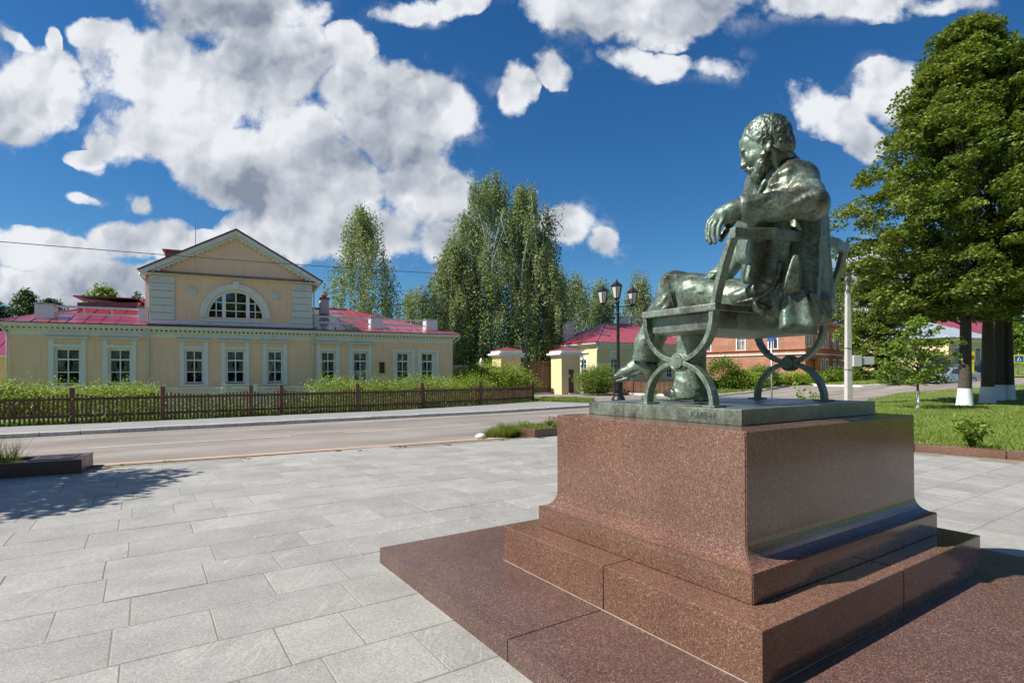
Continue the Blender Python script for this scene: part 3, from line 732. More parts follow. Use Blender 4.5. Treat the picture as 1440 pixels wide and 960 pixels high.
# crease lines fanning from the raised knee
for e in ((985, 402), (968, 418), (948, 432)): Tr.chain([at(937, 391, 4.74), at(*e, 4.70)], [.016, .006], .02)
Tr.shake(6, .007, 3, 51); Tr.shake(20, .0035, 3, 52)
tag(part_mesh('trousers', Tr, fig), label='loose bronze trousers, right leg crossed over left')
# ---- shoes
def shoe(pts, heel, name, lab):
    S_ = Vol(np.min([np.min(pts, 0), heel], 0) - .14, np.max([np.max(pts, 0), heel], 0) + .2, .0075)
    toe, ball, mid, hl, an = pts
    S_.cone(hl, mid, .068, .060, .03, flat=((0, 0, 1), .9)); S_.cone(mid, ball, .060, .058, .03, flat=((0, 0, 1), 1.1)); S_.cone(ball, toe, .058, .036, .03, flat=((0, 0, 1), 1.3))
    S_.cone(mid + (0, 0, .02), an, .055, .062, .03); S_.cone(hl, an, .06, .062, .03)
    d = (toe - hl) / np.linalg.norm(toe - hl); nrm = np.array([0, 0, -1.0]); nrm -= d * (nrm @ d); nrm /= np.linalg.norm(nrm)
    rot = np.stack([d, np.cross(nrm, d), nrm], 1)
    for a, b, w in ((ball, toe, .05), (mid, ball, .052)): S_.box((a + b) / 2 + nrm * .052, (np.linalg.norm(b - a) / 2 + .02, w, .012), .008, .01, rot)
    S_.box(hl + nrm * .068, (.05, .052, .03), .01, .006, rot)
    for q in (.35, .5, .65):
        c = mid * (1 - q) + ball * q + nrm * -.055; S_.cone(c + rot[:, 1] * .03, c - rot[:, 1] * .03, .008, .008, .006)
    S_.shake(14, .003, 3, 61); tag(part_mesh('shoe', S_, fig), label=lab)
shoe([at(868, 529, 5.02), at(880, 523, 5.0), at(897, 515, 4.98), at(915, 518, 4.92), at(908, 501, 4.94)], at(915, 520, 4.92), 'shoe', 'raised right shoe of the crossed leg')
zf = ZP + .085
def onplate(px, D, dz=0): q = at(px, 500, D); q[2] = ZP + dz; return q
shoe([onplate(938, 4.86, .062), onplate(950, 4.80, .068), onplate(966, 4.74, .085), onplate(985, 4.64, .095), onplate(975, 4.67, .17)], onplate(985, 4.64, .09), 'shoe', 'left shoe standing flat on the bronze base')
# ---- coat: torso, sleeves, hanging skirts, collar
J = Vol((1.25, 3.35, 1.9), (2.62, 4.95, 3.5), .0085)
J.cone(at(1098, 248, 4.2), at(1096, 300, 4.24), .155, .225, .06); J.cone(at(1095, 246, 4.12), at(1081, 286, 4.12), .075, .10, .05); J.cone(at(1097, 300, 4.24), at(1090, 395, 4.3), .235, .26, .06, flat=((0, 1, 0), 1.05))
J.cone(at(1102, 238, 4.18), at(1116, 258, 4.02), .085, .125, .07); J.cone(at(1089, 250, 4.3), at(1074, 262, 4.52), .09, .125, .06)
J.ell(at(1111, 266, 4.1), (.15, .2, .15), .06)
def slf(P, t, w):
    n = fbm3(P, 4.5, 2, 71); th = np.arctan2(w[:, 2], -w[:, 1])
    return -.014 * np.maximum(0, np.sin(9 * t + 1.3 * th + 3.5 * n)) ** 2
J.cone(shL + (0.02, 0, .0), elL + (.0, .02, .005), .135, .105, .05, disp=slf); J.ell(elL + (.006, 0, 0), (.098, .11, .098), .04)
def fslf(P, t, w):
    n = fbm3(P, 5, 2, 73); return -.014 * np.maximum(0, np.sin(7 * t + 2.2 * np.arctan2(w[:, 2], -w[:, 1]) + 3 * n)) ** 2
J.cone(elL, wrL + (.05, 0, .0), .095, .080, .04, disp=fslf)
J.cone(wrL + (.045, 0, .0), wrL + (.0, 0, .0), .080, .088, .01); J.cone(wrL + (.02, 0, -.03), at(1060, 312, 3.8), .06, .03, .04)
J.cone(wrL + (-.01, 0, 0), wrL + (-.09, 0, -.01), .070, .074, .008, sub=True)
J.cone(shR, elR, .14, .115, .05); J.cone(elR, haR + (.05, 0, 0), .105, .085, .04)
for pts in ([(1085, 262), (1106, 258), (1126, 266)], [(1078, 275), (1105, 268), (1130, 275), (1148, 284)], [(1097, 246), (1110, 243), (1124, 252)]):
    J.chain([at(x, y, 3.93 - (x - 1078) * .0012) for x, y in pts], ([.016] + [.026] * (len(pts) - 2) + [.012]), .03)
# front panel hanging below the forearm
pan = lambda P, t, q: .012 * np.sin(q[:, 0] * 38 + 3 * fbm3(P, 3, 2, 81)) + .004 * fbm3(P, 18, 2, 82)
def pbow(q):
    q = q.copy(); q[:, 1] += .10 * (q[:, 0] / .14) ** 2 * .3 + .03 * q[:, 2]; q[:, 0] -= .03 * np.sin((q[:, 2] + .2) * 6); return q
J.box(at(1070, 350, 3.93), (.132, .045, .240), .03, .012, warp=pbow, disp=pan)
J.box(at(1058, 330, 4.12), (.085, .13, .20), .05, .05)
J.ell(at(1086, 397, 3.95), (.055, .06, .035), .02, sub=True)
# broad back of the coat hanging outside the rail
def drape(P, t, w):
    th = np.arctan2(w[:, 0], -w[:, 1]); n = fbm3(P * np.array([1, 1, .35], np.float32), 5, 3, 91)
    return -.030 * (np.maximum(0, np.sin(th * 7 + 2.5 * n)) ** 1.5) * (.35 + .65 * t)
J.cone(at(1130, 300, 4.02), at(1127, 420, 3.96), .155, .185, .05, flat=((0, 1, 0), 1.5), disp=drape)
J.cone(at(1147, 330, 4.10), at(1149, 435, 4.02), .065, .07, .04, disp=drape)
J.ell(at(1090, 430, 4.15), (.12, .16, .09), .05)
# tails with turned corners
def tri(q): q = q.copy(); q[:, 0] = q[:, 0] / (.72 + .40 * np.clip(.5 - q[:, 2] / .3, 0, 1)); return q
def leafy(q): q = q.copy(); t = np.clip(.5 - q[:, 2] / .24, 0, 1); q[:, 0] = (q[:, 0] - .035 * (1 - t)) / (.25 + .85 * t ** .6); return q
J.box(at(1111, 384, 3.78), (.054, .022, .118), .012, .005, warp=leafy)
J.box(at(1117, 434, 3.79), (.094, .030, .140), .012, .005, rot=np.stack([np.array([1, 0, 0]), np.array([0, .97, -.2425]), np.array([0, .2425, .97])], 1), warp=tri, disp=lambda P, t, q: .010 * np.sin(q[:, 0] * 38 + 1))
J.box(at(1146, 436, 3.92), (.10, .06, .10), .03, .04, disp=drape and (lambda P, t, q: .02 * fbm3(P, 9, 3, 97)))
J.cone(at(1096, 410, 3.69), at(1130, 409, 3.70), .014, .010, .006, sub=True)
J.chain([at(1140, 412, 3.80), at(1152, 442, 3.86), at(1160, 428, 3.9)], [.02, .03, .015], .03)
# long hem edge curving down over the seat
J.chain([at(1098, 372, 3.86), at(1096, 388, 3.86), at(1088, 404, 3.88), at(1072, 416, 3.92), at(1050, 423, 3.96), at(1022, 426, 4.02)], [.018, .015, .013, .013, .012, .01], .01)
J.cone(at(1092, 398, 4.05), at(1040, 418, 4.15), .09, .07, .05, flat=((0, 0, 1), 1.3))
J.ell(at(1070, 434, 3.97), (.06, .05, .045), .03, disp=lambda P, t, q: .014 * fbm3(P, 16, 3, 99)); J.cone(at(1064, 428, 3.94), at(1074, 443, 3.94), .02, .012, .02)
# collar and lapel
J.chain([at(1111, 213, 4.15), at(1104, 219, 4.09), at(1093, 231, 4.05), at(1083, 245, 4.05), at(1073, 261, 4.06), at(1064, 278, 4.08)], [.013, .014, .014, .013, .011, .009], .012)
J.cone(hp(-3.0, 0, -7), neck0 + (0, 0, .03), 6.1 * HS, .112, .015, sub=True)
J.shake(5, .009, 3, 101); J.shake(3.2, .016, 2, 103, stretch=(1.8, 1.8, .4)); J.shake(18, .0035, 3, 102)
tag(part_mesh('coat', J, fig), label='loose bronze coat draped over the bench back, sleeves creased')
del J, Tr, H, Bd

# ---------------------------------------------------------------- bench
bench = empty('bench', uv(.9, 1.17, ZP), YAW, 'green bronze bench with ring-shaped end frames and angular back rail under the sitter', 'bench')
# local axes: x along the bench (v), y across the seat (u), z up
def bl(u, v, z): return (v - 1.17, u - .9, z - ZP)
def sweep_x(name, pts, xc, wx, th, parent=bench, bev=.006):   # flat bar of width wx along x following a path in (u,z)
    P = [Vector((0, u - .9, z - ZP)) for u, z in pts]; mb = MB(); n = len(P)
    for i, p in enumerate(P):
        t = (P[min(i + 1, n - 1)] - P[max(i - 1, 0)]).normalized(); nn = Vector((0, -t.z, t.y)) * th / 2
        if 0 < i < n - 1:
            t1 = (P[i + 1] - p).normalized(); nn /= max(.6, t.dot(t1))
        for sx, sn in ((-1, -1), (1, -1), (1, 1), (-1, 1)): mb.v.append((xc + sx * wx / 2, p.y + nn.y * sn, p.z + nn.z * sn))
    for i in range(n - 1):
        for k in range(4): a = i * 4 + k; b = i * 4 + (k + 1) % 4; mb.f.append((a, b, b + 4, a + 4))
    mb.f += [(3, 2, 1, 0), tuple((n - 1) * 4 + k for k in range(4))]
    o = mb.build(name, M['bronze'], parent, bevel=bev); fix_normals(o); return o
def arc(cu, cz, r, a0, a1, n=18): return [(cu + r * math.cos(R(a0 + (a1 - a0) * i / n)), cz + r * math.sin(R(a0 + (a1 - a0) * i / n))) for i in range(n + 1)]
for vv, zt, du_ in ((.5, 2.645, 0), (1.89, 2.715, -.03)):
    xc = vv - 1.17
    fr = empty('end_frame', (xc, du_, 0)); fr.parent = bench
    low = sweep_x('lower_arch', arc(.91, ZP + .012, .300, 0, 180), 0, .075, .034, fr)
    up = arc(.91, ZP + .012 + .300 + .300 + .006, .300, 352, 188, 16)
    back = [(.905 + .345 - .70, 2.10)]
    U = [(.91 + .31, 2.17)] + [(.91 + .30 * math.cos(R(a)), 2.105 + .305 * math.sin(R(a))) for a in np.linspace(0, -180, 22)] + [(.592, 2.2), (.562, 2.32), (.524, 2.44), (.486, 2.54), (.447, zt - .02), (.438, zt)]
    sweep_x('back_upright', U, 0, .075, .036, fr)
    kn = MB(); kn.tube([(-.045, .0, .318), (.045, .0, .318)], .050, 14)
    k1 = kn.build('binding_knot', M['bronze'], fr, bevel=.004)
    for q in (-.022, .018):
        t = MB(); ring = [(q + .006 * math.sin(a * 2), .066 * math.cos(a), .318 + .058 * math.sin(a)) for a in np.linspace(0, 2 * math.pi, 17)]
        t.tube(ring, .012, 8, cap=False); t.build('binding_cord', M['bronze'], fr, smooth=True)
    for uu in (.61, 1.21):
        f = MB(); f.box(-.07, .07, uu - .9 - .05, uu - .9 + .05, .0005, .014); f.build('foot_pad', M['bronze'], fr, bevel=.003)
s1 = MB(); s1.box(-.715, .715, -.335, .335, 2.135 - ZP, 2.185 - ZP); s1.build('seat', M['bronze'], bench, bevel=.008)
s2 = MB(); s2.box(-.655, .655, -.30, .32, 2.015 - ZP, 2.134 - ZP); s2.build('seat_apron', M['bronze'], bench, bevel=.006)
# back rail: angular, stepping out behind the seat between the two uprights
rl = [(-.715, .43), (-.64, .42), (-.40, .33), (.40, .33), (.64, .40), (.725, .41)]
mb = MB(); V_ = [Vector((x, u - .9, 2.662 + .048 * x - ZP)) for x, u in rl]; n = len(V_)
for i, p in enumerate(V_):
    t = (V_[min(i + 1, n - 1)] - V_[max(i - 1, 0)]).normalized(); nn = Vector((-t.y, t.x, 0)) * .024
    for sn, sz in ((-1, -1), (1, -1), (1, 1), (-1, 1)): mb.v.append(tuple(p + nn * sn + Vector((0, 0, .036 * sz))))
for i in range(n - 1):
    for k in range(4): a = i * 4 + k; b = i * 4 + (k + 1) % 4; mb.f.append((a, b, b + 4, a + 4))
mb.f += [(3, 2, 1, 0), tuple((n - 1) * 4 + k for k in range(4))]
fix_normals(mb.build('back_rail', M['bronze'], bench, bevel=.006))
# ---------------------------------------------------------------- bronze base plate with the founder's letters
def uvbox(name, u0, u1, v0, v1, z0, z1, mat, parent, bev=.006, wob=0):
    o = MB().box(v0 - 1.22, v1 - 1.22, u0 - .99, u1 - .99, z0, z1).build(name, mat, parent, bevel=bev); return o
plate = empty('bronze_base', uv(.99, 1.22, 1.368), YAW, 'low green bronze slab under the bench, on top of the red granite block', 'base')
uvbox('slab', .323, 1.779, .388, 2.178, .001, .105, M['bronze'], plate, .005)
def letters(name, txt, size, depth, mat, parent, loc, rot, spacing=1.0):
    cu = bpy.data.curves.new(name, 'FONT'); cu.body = txt; cu.size = size; cu.extrude = depth; cu.align_x = 'CENTER'; cu.space_character = spacing
    tmp = bpy.data.objects.new(name, cu); col.objects.link(tmp); bpy.context.view_layer.update()
    me = bpy.data.meshes.new_from_object(tmp.evaluated_get(bpy.context.evaluated_depsgraph_get())); bpy.data.objects.remove(tmp)
    o = link(name, me, mat, parent); o.location = loc; o.rotation_euler = rot; return o
# left face of the plate: looks along -v
letters('engraved_letters', 'К.МВ-Н', .058, .0012, M['engrave'], plate, (.388 - 1.22 - .001, .62 - .99, .034), (R(90), 0, R(-90)))
# ---------------------------------------------------------------- granite pedestal
def gran_parts():
    ped = empty('pedestal', uv(.993, 1.22, 0), YAW, 'massive polished red granite pedestal with flared foot and two steps on the grey paving', 'pedestal')
    def ub(name, u0, u1, v0, v1, z0, z1, mat, bev=.006):
        o = MB().box(v0 - 1.22, v1 - 1.22, u0 - .993, u1 - .993, z0, z1).build(name, mat, ped, bevel=bev); return o
    # shaft with a hollow flare: cross sections from plinth to top
    prof = [(0, .4290), (0, .593)]
    for a in np.linspace(0, 90, 9): prof.append((.112 - .112 * math.cos(R(90 - a)) if False else .112 * (1 - math.cos(R(a))) if False else .112 * math.sin(R(a)) ** 1.0, .597 + .135 * (1 - math.cos(R(a)))))
    prof += [(.113, .9), (.113, 1.362), (.119, 1.368)]
    mb = MB(); du, dv = 1.986, 2.4536
    for ins, z in prof:
        mb.v += [(0 - 1.22 + ins, 0 - .993 + ins, z), (dv - 1.22 - ins, 0 - .993 + ins, z), (dv - 1.22 - ins, du - .993 - ins, z), (0 - 1.22 + ins, du - .993 - ins, z)]
    n = len(prof)
    for i in range(n - 1):
        for k in range(4): a = i * 4 + k; b = i * 4 + (k + 1) % 4; mb.f.append((a, b, b + 4, a + 4))
    mb.f += [(3, 2, 1, 0), tuple((n - 1) * 4 + k for k in range(4))]
    o = mb.build('shaft', M['granite'], ped)
    bm = bmesh.new(); bm.from_mesh(o.data); es = [e for e in bm.edges if e.calc_face_angle(0) > .9]
    bmesh.ops.bevel(bm, geom=es, offset=.006, segments=2, affect='EDGES'); bm.to_mesh(o.data); bm.free()
    # step: an outer ring of blocks, joints at u=.94 and v=1.33
    u0, u1, v0, v1 = -.206, 2.165, -.235, 2.675; g = .003
    blocks = [(u0, .94, v0, 1.33), (.94, u1, v0, 1.33), (u0, .94, 1.33, v1), (.94, u1, 1.33, v1)]
    for a, b, c, d in blocks: ub('step_block', a + g * (a != u0), b - g * (b != u1), c + g * (c != v0), d - g * (d != v1), .138, .4286, M['granite'], .007)
    # broad base slabs
    U = [-1.12, -.02, .953, 2.04, 3.10]; Vv = [-.99, 1.215, 3.43]
    U = [-1.12, .953, 3.10]
    for i in range(2):
        for j in range(2): ub('base_slab', U[i] + g, U[i + 1] - g, Vv[j] + g, Vv[j + 1] - g, -.05, .1361 + .0008 * ((i + j) % 2), M['granite_flat'], .006)
    # pale mortar seam round the foot of the step
    m = MB(); w = .005
    m.box(v0 - w - 1.22, v1 + w - 1.22, u0 - w - .993, u0 - .993, .130, .1395); m.box(v0 - w - 1.22, v0 - 1.22, u0 - .993, u1 - .993, .130, .1395); 
    m.box(v0 - w - 1.22, v1 + w - 1.22, u1 - .993, u1 + w - .993, .130, .1395); m.box(v1 - 1.22, v1 + w - 1.22, u0 - .993, u1 - .993, .130, .1395)
    m.build('mortar_seam', M['seam'], ped)
gran_parts()

# ---------------------------------------------------------------- the ground
KERB = [(-40, -2.5), (-22, 10.8), (-14.6, 15.75), (-9.1, 19.5), (-5.6, 21.85), (-.6, 25.3), (4.1, 29.3), (4.9, 30.4), (4.7, 31.6), (3.4, 33.0)]
FENCE = [(-24, 13.6), (-15.33, 19.42), (-13.08, 20.86), (-10.6, 22.6), (-9.7, 23.4), (-6.98, 25.1), (-4.44, 27.4), (-1.76, 30.2), (1.25, 34.4)]
EDGE = [(-40, -10.5), (-8.2, 10.6), (-5.42, 12.1), (-.57, 14.85), (1.17, 15.95), (12, 23.3), (17.5, 28.6)]
sheet('ground', [(-160, -60), (170, -60), (170, 210), (-160, 210)], -.03, M['grass_ground'], 9)
# asphalt: near edge, then the junction and the street climbing to the right
rr = [tuple(gp(x, y)[:2]) for x, y in ((1222, 562), (1262, 553), (1330, 548), (1440, 541.5))]
far = [tuple(gp(x, y)[:2]) for x, y in ((1440, 531), (1350, 532), (1290, 538.5), (1215, 544))]
ASPH = EDGE + rr + [(75, 64)] + [(90, 75)] + far + [(40, 62), (29, 60), (15, 47.5), (9.5, 54), (1.0, 52.2), (-8, 48), (3.2, 33.1)] + KERB[::-1]
sheet('road', ASPH, .0, M['asphalt'], 3)
# worn dust along the near edge
off = lambda pl, d: [(p[0] - .552 * d, p[1] + .834 * d) for p in pl]
ed = EDGE[1:5]; sheet('road_edge', ed + off(ed, .38)[::-1], .005, M['dust'], 1.0)
# dashed line
for a, b in (((-10.3, 13.5), (-6.37, 16.0)), ((-5.05, 16.9), (-1.13, 19.5)), ((.6, 20.6), (3.6, 22.8)), ((-16, 9.6), (-12.2, 12.2))):
    n = np.array([b[1] - a[1], a[0] - b[0]]); n = n / np.linalg.norm(n) * .05
    sheet('road_marking', [(a[0] - n[0], a[1] - n[1]), (a[0] + n[0], a[1] + n[1]), (b[0] + n[0], b[1] + n[1]), (b[0] - n[0], b[1] - n[1])], .004, M['line'], 4)
# far side: kerb stones, strip of pavement, planted ground
def along(pl, step):
    out = []; 
    for a, b in zip(pl[:-1], pl[1:]):
        L = math.hypot(b[0] - a[0], b[1] - a[1]); k = max(1, round(L / step))
        out += [((a[0] + (b[0] - a[0]) * j / k, a[1] + (b[1] - a[1]) * j / k), (a[0] + (b[0] - a[0]) * (j + 1) / k, a[1] + (b[1] - a[1]) * (j + 1) / k)) for j in range(k)]
    return out
def kerb_run(name, pl, h=.13, w=.16, mat='kerb', step=1.0):
    root = empty(name, (pl[0][0], pl[0][1], T(*pl[0]))); root['kind'] = 'structure'
    for a, b in along(pl, step):
        d = np.array(b) - np.array(a); L = float(np.linalg.norm(d)); ang = math.atan2(d[1], d[0]); za, zb = T(*a), T(*b)
        mb = MB(); mb.box(.006, L - .006, -w / 2, w / 2, -.12, h + random.uniform(-.008, .006))
        o = mb.build('kerb_stone', M[mat], root, bevel=.012, seg=1)
        o.matrix_parent_inverse = Matrix.Translation(root.location).inverted()
        o.location = (a[0], a[1], za); o.rotation_euler = (0, -math.atan2(zb - za, L), ang)
    return root
kerb_run('kerb', KERB[1:-1], .13)
vis = [(x, y) for x, y in KERB[:-1]]
walk = vis + [(3.2, 34.6)] + [(-1.9, 30.0), (-4.6, 27.15), (-7.15, 24.85), (-9.8, 23.1), (-10.7, 22.3), (-13.2, 20.55), (-15.5, 19.1), (-24.2, 13.2), (-41, 1.0)]
sheet('pavement', walk, .115, M['sidewalk'], 2)
gard = [(-41, .8), (-24.2, 13.4), (-15.4, 19.3), (-13.15, 20.75), (-10.6, 22.5), (-9.75, 23.3), (-7.05, 25.0), (-4.5, 27.3), (-1.8, 30.1), (2.0, 33.6), (4.55, 31.6), (4.6, 31.0), (4.9, 35), (1.8, 42), (-1.5, 50), (-60, 50), (-60, 1)]
sheet('garden_ground', gard, .122, M['grass_ground'], 3)
# the plaza: bedding, slabs laid in courses along the monument
PLZ = [(-40, -10.6), (-8.2, 10.55), (-5.42, 12.05), (-.57, 14.8), (1.17, 15.9), (3.6, 17.5), (4.6, 16.6), (8.62, 12.15), (10.6, 9.9), (16, 4), (10, -8), (-25, -20)]
sheet('plaza_bedding', PLZ, -.0035, M['paver_base'], 6)
class Tiles:
    pass
def lay_tiles():
    cand = []
    r2 = random.Random(5); u = -4.6 + .0; row = 0
    u = 1.64 - .59 * 9
    while u < 17:
        v = -22 + r2.random()
        while v < 16:
            L = r2.choice((.45, .58, .7, .85, .95, 1.1)); a = [(u, v), (u, v + L), (u + .59, v + L), (u + .59, v)]
            P = [uv(*p)[:2] for p in a]; c = (sum(p[0] for p in P) / 4, sum(p[1] for p in P) / 4)
            ok = all(inside(PLZ, *p) for p in P) or (inside(PLZ, *c) and sum(inside(PLZ, *p) for p in P) >= 3)
            if u > -1.15 and u + .59 < 3.12 and v > -1.02 and v + L < 3.46: ok = False
            if ok and c[1] > -3: cand.append((u, v, L, c))
            v += L
        u += .59
    vis = []
    rest = []
    for t in cand:
        x, y = t[3]
        d = math.hypot(x, y); seen = y > .8 and abs(x / y) < 1.05 and y > 1.2
        (vis if seen else rest).append((t[2] / max(d, 1) ** 3, t))
    vis.sort(key=lambda q: -q[0]); keep = [q[1] for q in vis[:290]]; others = [q[1] for q in vis[290:]] + [q[1] for q in rest]
    root = empty('plaza', (0, 0, 0)); root['kind'] = 'structure'
    g = .0032
    def clipped(u, v, L):
        # slabs run under the pedestal's base slab; trim those cut by it
        return (v + g, v + L - g, u + g, u + .59 - g)
    def tile_mb(mb, v0, v1, u0, u1, z, tilt=(0, 0)):
        c = .004; P = [uv(u0, v0), uv(u0, v1), uv(u1, v1), uv(u1, v0)]; Q = [uv(u0 + c, v0 + c), uv(u0 + c, v1 - c), uv(u1 - c, v1 - c), uv(u1 - c, v0 + c)]
        vs = [(p[0], p[1], -.03) for p in P] + [(p[0], p[1], z - .004 + tilt[i]) for i, p in enumerate(P)] + [(p[0], p[1], z + tilt[i]) for i, p in enumerate(Q)]
        mb.add(vs, [(0,1,5,4),(1,2,6,5),(2,3,7,6),(3,0,4,7),(4,5,9,8),(5,6,10,9),(6,7,11,10),(7,4,8,11),(8,9,10,11)])
    rr_ = random.Random(8)
    for (u, v, L, c) in keep:
        mb = MB(); t = [rr_.uniform(-.0015, .0015) for _ in range(4)]; tile_mb(mb, *clipped(u, v, L), rr_.uniform(-.0015, .0015), t); mb.build('paving_slab', M['paver'], root)
    mb = MB()
    for (u, v, L, c) in others: tile_mb(mb, *clipped(u, v, L), rr_.uniform(-.0015, .0015), [0] * 4)
    o = mb.build('paving_slabs', M['paver'], root); o['kind'] = 'stuff'
lay_tiles()
# low granite border between plaza and lawn, with the joints of its blocks
border = [(16.4, 3.3), (10.75, 9.85), (8.75, 12.1), (4.55, 16.75)]
kerb_run('lawn_border', border, .17, .20, 'granite', 1.4)
lawn = [(16.6, 3.4), (10.85, 9.95), (8.85, 12.2), (4.65, 16.85), (11.9, 23.15), (17.4, 28.5)] + rr + [(80, 62), (80, -20), (25, -20)]
sheet('lawn', lawn, .035, M['grass_ground'], 2.5)
# verges and island beyond the road
isl = [tuple(p) for p in ((6.5, 53.4), (13.2, 42.3), (14.8, 41.8), (20.2, 46.6), (28.5, 56.0), (33, 64), (20, 80), (-5, 75), (-2, 58))]
sheet('verge', isl, .10, M['grass_ground'], 3)
kerb_run('verge_kerb', isl[:5], .14, .2, 'kerb_white', 1.5)
isl2 = [tuple(gp(x, y)[:2]) for x, y in ((1086, 544), (1150, 543), (1212, 544))]
isl2 = [(31, 63)] + isl2[1:] + far[2:3] + far[1:2] + far[:1] + [(100, 100), (60, 130), (30, 100)]
sheet('far_verge', isl2, .09, M['grass_ground'], 4)
kerb_run('far_kerb', isl2[:5], .15, .2, 'kerb_white', 2.0)
vg = [(3.1, 34.2), (1.7, 35.2), (5.2, 35.3), (6.0, 33.2), (4.8, 31.7)]
# planters of polished granite
def planter(loc, rz, lx, ly, h, w, label, mats=('granite', 'soil')):
    p = empty('planter', loc, rz, label, 'planter')
    for (x0, x1, y0, y1) in ((0, lx, 0, w), (0, lx, ly - w, ly), (0, w, w + .002, ly - w - .002), (lx - w, lx, w + .002, ly - w - .002)):
        MB().box(x0, x1, y0, y1, -.05, h).build('kerb_block', M[mats[0]], p, bevel=.008)
    MB().box(w, lx - w, w, ly - w, -.04, h - .06).build('soil', M[mats[1]], p)
    return p
planter((.61, 15.2, 0), R(38), 3.2, 1.3, .22, .14, 'red granite planter with pink flowers in front of the bronze foot, beside the road')
pl2 = planter((-11.01, 8.2, 0), R(28), 3.75, 1.05, .25, .16, 'dark red granite planter with grassy weeds at the left edge of the plaza', ('granite_flat', 'soil'))
MB().box(2.95, 3.588, .162, .888, .01, .262).build('cap_block', M['granite_flat'], pl2, bevel=.008)
st = MB(); st.lathe([(.02, 0), (.13, .02), (.15, .07), (.10, .12), (.03, .14)], 9, (-.86, 15.05, 0)); o = st.build('stone', M['quartz'], None, True); tag(o, 'small white stone on the edge of the plaza by the grass tuft', 'stone')
# ---------------------------------------------------------------- building helpers (local frame: x along the front, y into the house, z up)
def wall_holes(x0, x1, z0, z1, holes, y0, th, mb=None):
    mb = mb or MB(); xs = sorted({x0, x1} | {h[0] for h in holes} | {h[1] for h in holes}); zs = sorted({z0, z1} | {h[2] for h in holes} | {h[3] for h in holes})
    xs = [x for x in xs if x0 <= x <= x1]; zs = [z for z in zs if z0 <= z <= z1]
    def hole(x, z): return any(h[0] < x < h[1] and h[2] < z < h[3] for h in holes)
    for i in range(len(xs) - 1):
        j = 0
        while j < len(zs) - 1:
            xm = (xs[i] + xs[i+1]) / 2
            if hole(xm, (zs[j] + zs[j+1]) / 2): j += 1; continue
            k = j
            while k + 1 < len(zs) - 1 and not hole(xm, (zs[k+1] + zs[k+2]) / 2): k += 1
            a, b, c, d = xs[i], xs[i+1], zs[j], zs[k+1]; mb.box(a, b, y0, y0 + th, c, d); j = k + 1
    return mb
def joined_wall(name, mat, parent, mb):
    o = mb.build(name, mat, parent); bm = bmesh.new(); bm.from_mesh(o.data)
    bmesh.ops.remove_doubles(bm, verts=bm.verts, dist=.0005)
    # drop coincident inner faces
    seen = {}; kill = []
    for f in bm.faces:
        k = tuple(sorted(v.index for v in f.verts))
        if k in seen: kill += [f, seen[k]]
        else: seen[k] = f
    bmesh.ops.delete(bm, geom=list(set(kill)), context='FACES'); bm.to_mesh(o.data); bm.free(); return o
_meshcache = {}
def cached(key, fn):
    if key not in _meshcache: _meshcache[key] = fn()
    return _meshcache[key]
def put(name, me, mat, parent, loc):
    o = link(name, me, mat, parent); o.location = loc; return o
def sash_window(parent, x0, x1, z0, z1, y, cols=2, rows=(.3, .36, .34), curtains=True, glassm='glass', back=True, fw=.06, depth=.05):
    w, h = x1 - x0, z1 - z0; key = ('w', round(w, 2), round(h, 2), cols, rows)
    def mk():
        mb = MB(); f = fw
        mb.box(0, w, 0, depth, 0, f); mb.box(0, w, 0, depth, h - f, h); mb.box(0, f, 0, depth, f, h - f); mb.box(w - f, w, 0, depth, f, h - f)
        for c in range(1, cols): mb.box(w * c / cols - .028, w * c / cols + .028, .004, depth - .004, f, h - f)
        z = h
        for i, r in enumerate(rows[:-1]):
            z -= h * r; t = .04 if i == 0 else .024; mb.box(f, w - f, .006 if i else -.012, depth - .006, z - t, z + t)
        return mb.me('window')
    win = put('window', cached(key, mk), M['frame'], parent, (x0, y, z0))
    z = h; iw = (w - 2 * fw) / cols
    for i, r in enumerate(rows):
        zt = z; z -= h * r
        for c in range(cols):
            pw, ph = w / cols - .02, h * r - .02
            me = cached(('p', round(pw, 2), round(ph, 2), glassm), lambda: MB().box(0, pw, 0, .006, 0, ph).me('pane'))
            put('pane', me, M[glassm], win, (w * c / cols + .01, depth / 2, z + .01))
    if curtains:
        def mc():
            mb = MB(); n = 22
            for side in (0, 1):
                vs = []; fs = []
                for i in range(n + 1):
                    t = i / n; xx = t * w * .5
                    for zz, k in ((h * .97, 1), (h * .55, .62 + .3 * 0), (h * .34, .95)):
                        X = xx * k if side == 0 else w - xx * k
                        vs.append((X, .10 + .018 * math.sin(i * 1.9), zz * (1 - (0.10 * t if zz < h * .5 else 0))))
                b = len(vs)
                fs = [(i * 3 + j, i * 3 + 3 + j, i * 3 + 4 + j, i * 3 + 1 + j) for i in range(n) for j in range(2)]
                mb.add(vs, fs)
            return mb.me('curtain', True)
        put('curtain', cached(('c', round(w, 1), round(h, 1)), mc), M['curtain'], win, (0, .03, 0))
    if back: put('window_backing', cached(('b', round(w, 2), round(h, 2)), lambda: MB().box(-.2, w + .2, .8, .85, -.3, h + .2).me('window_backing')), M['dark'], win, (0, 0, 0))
    return win
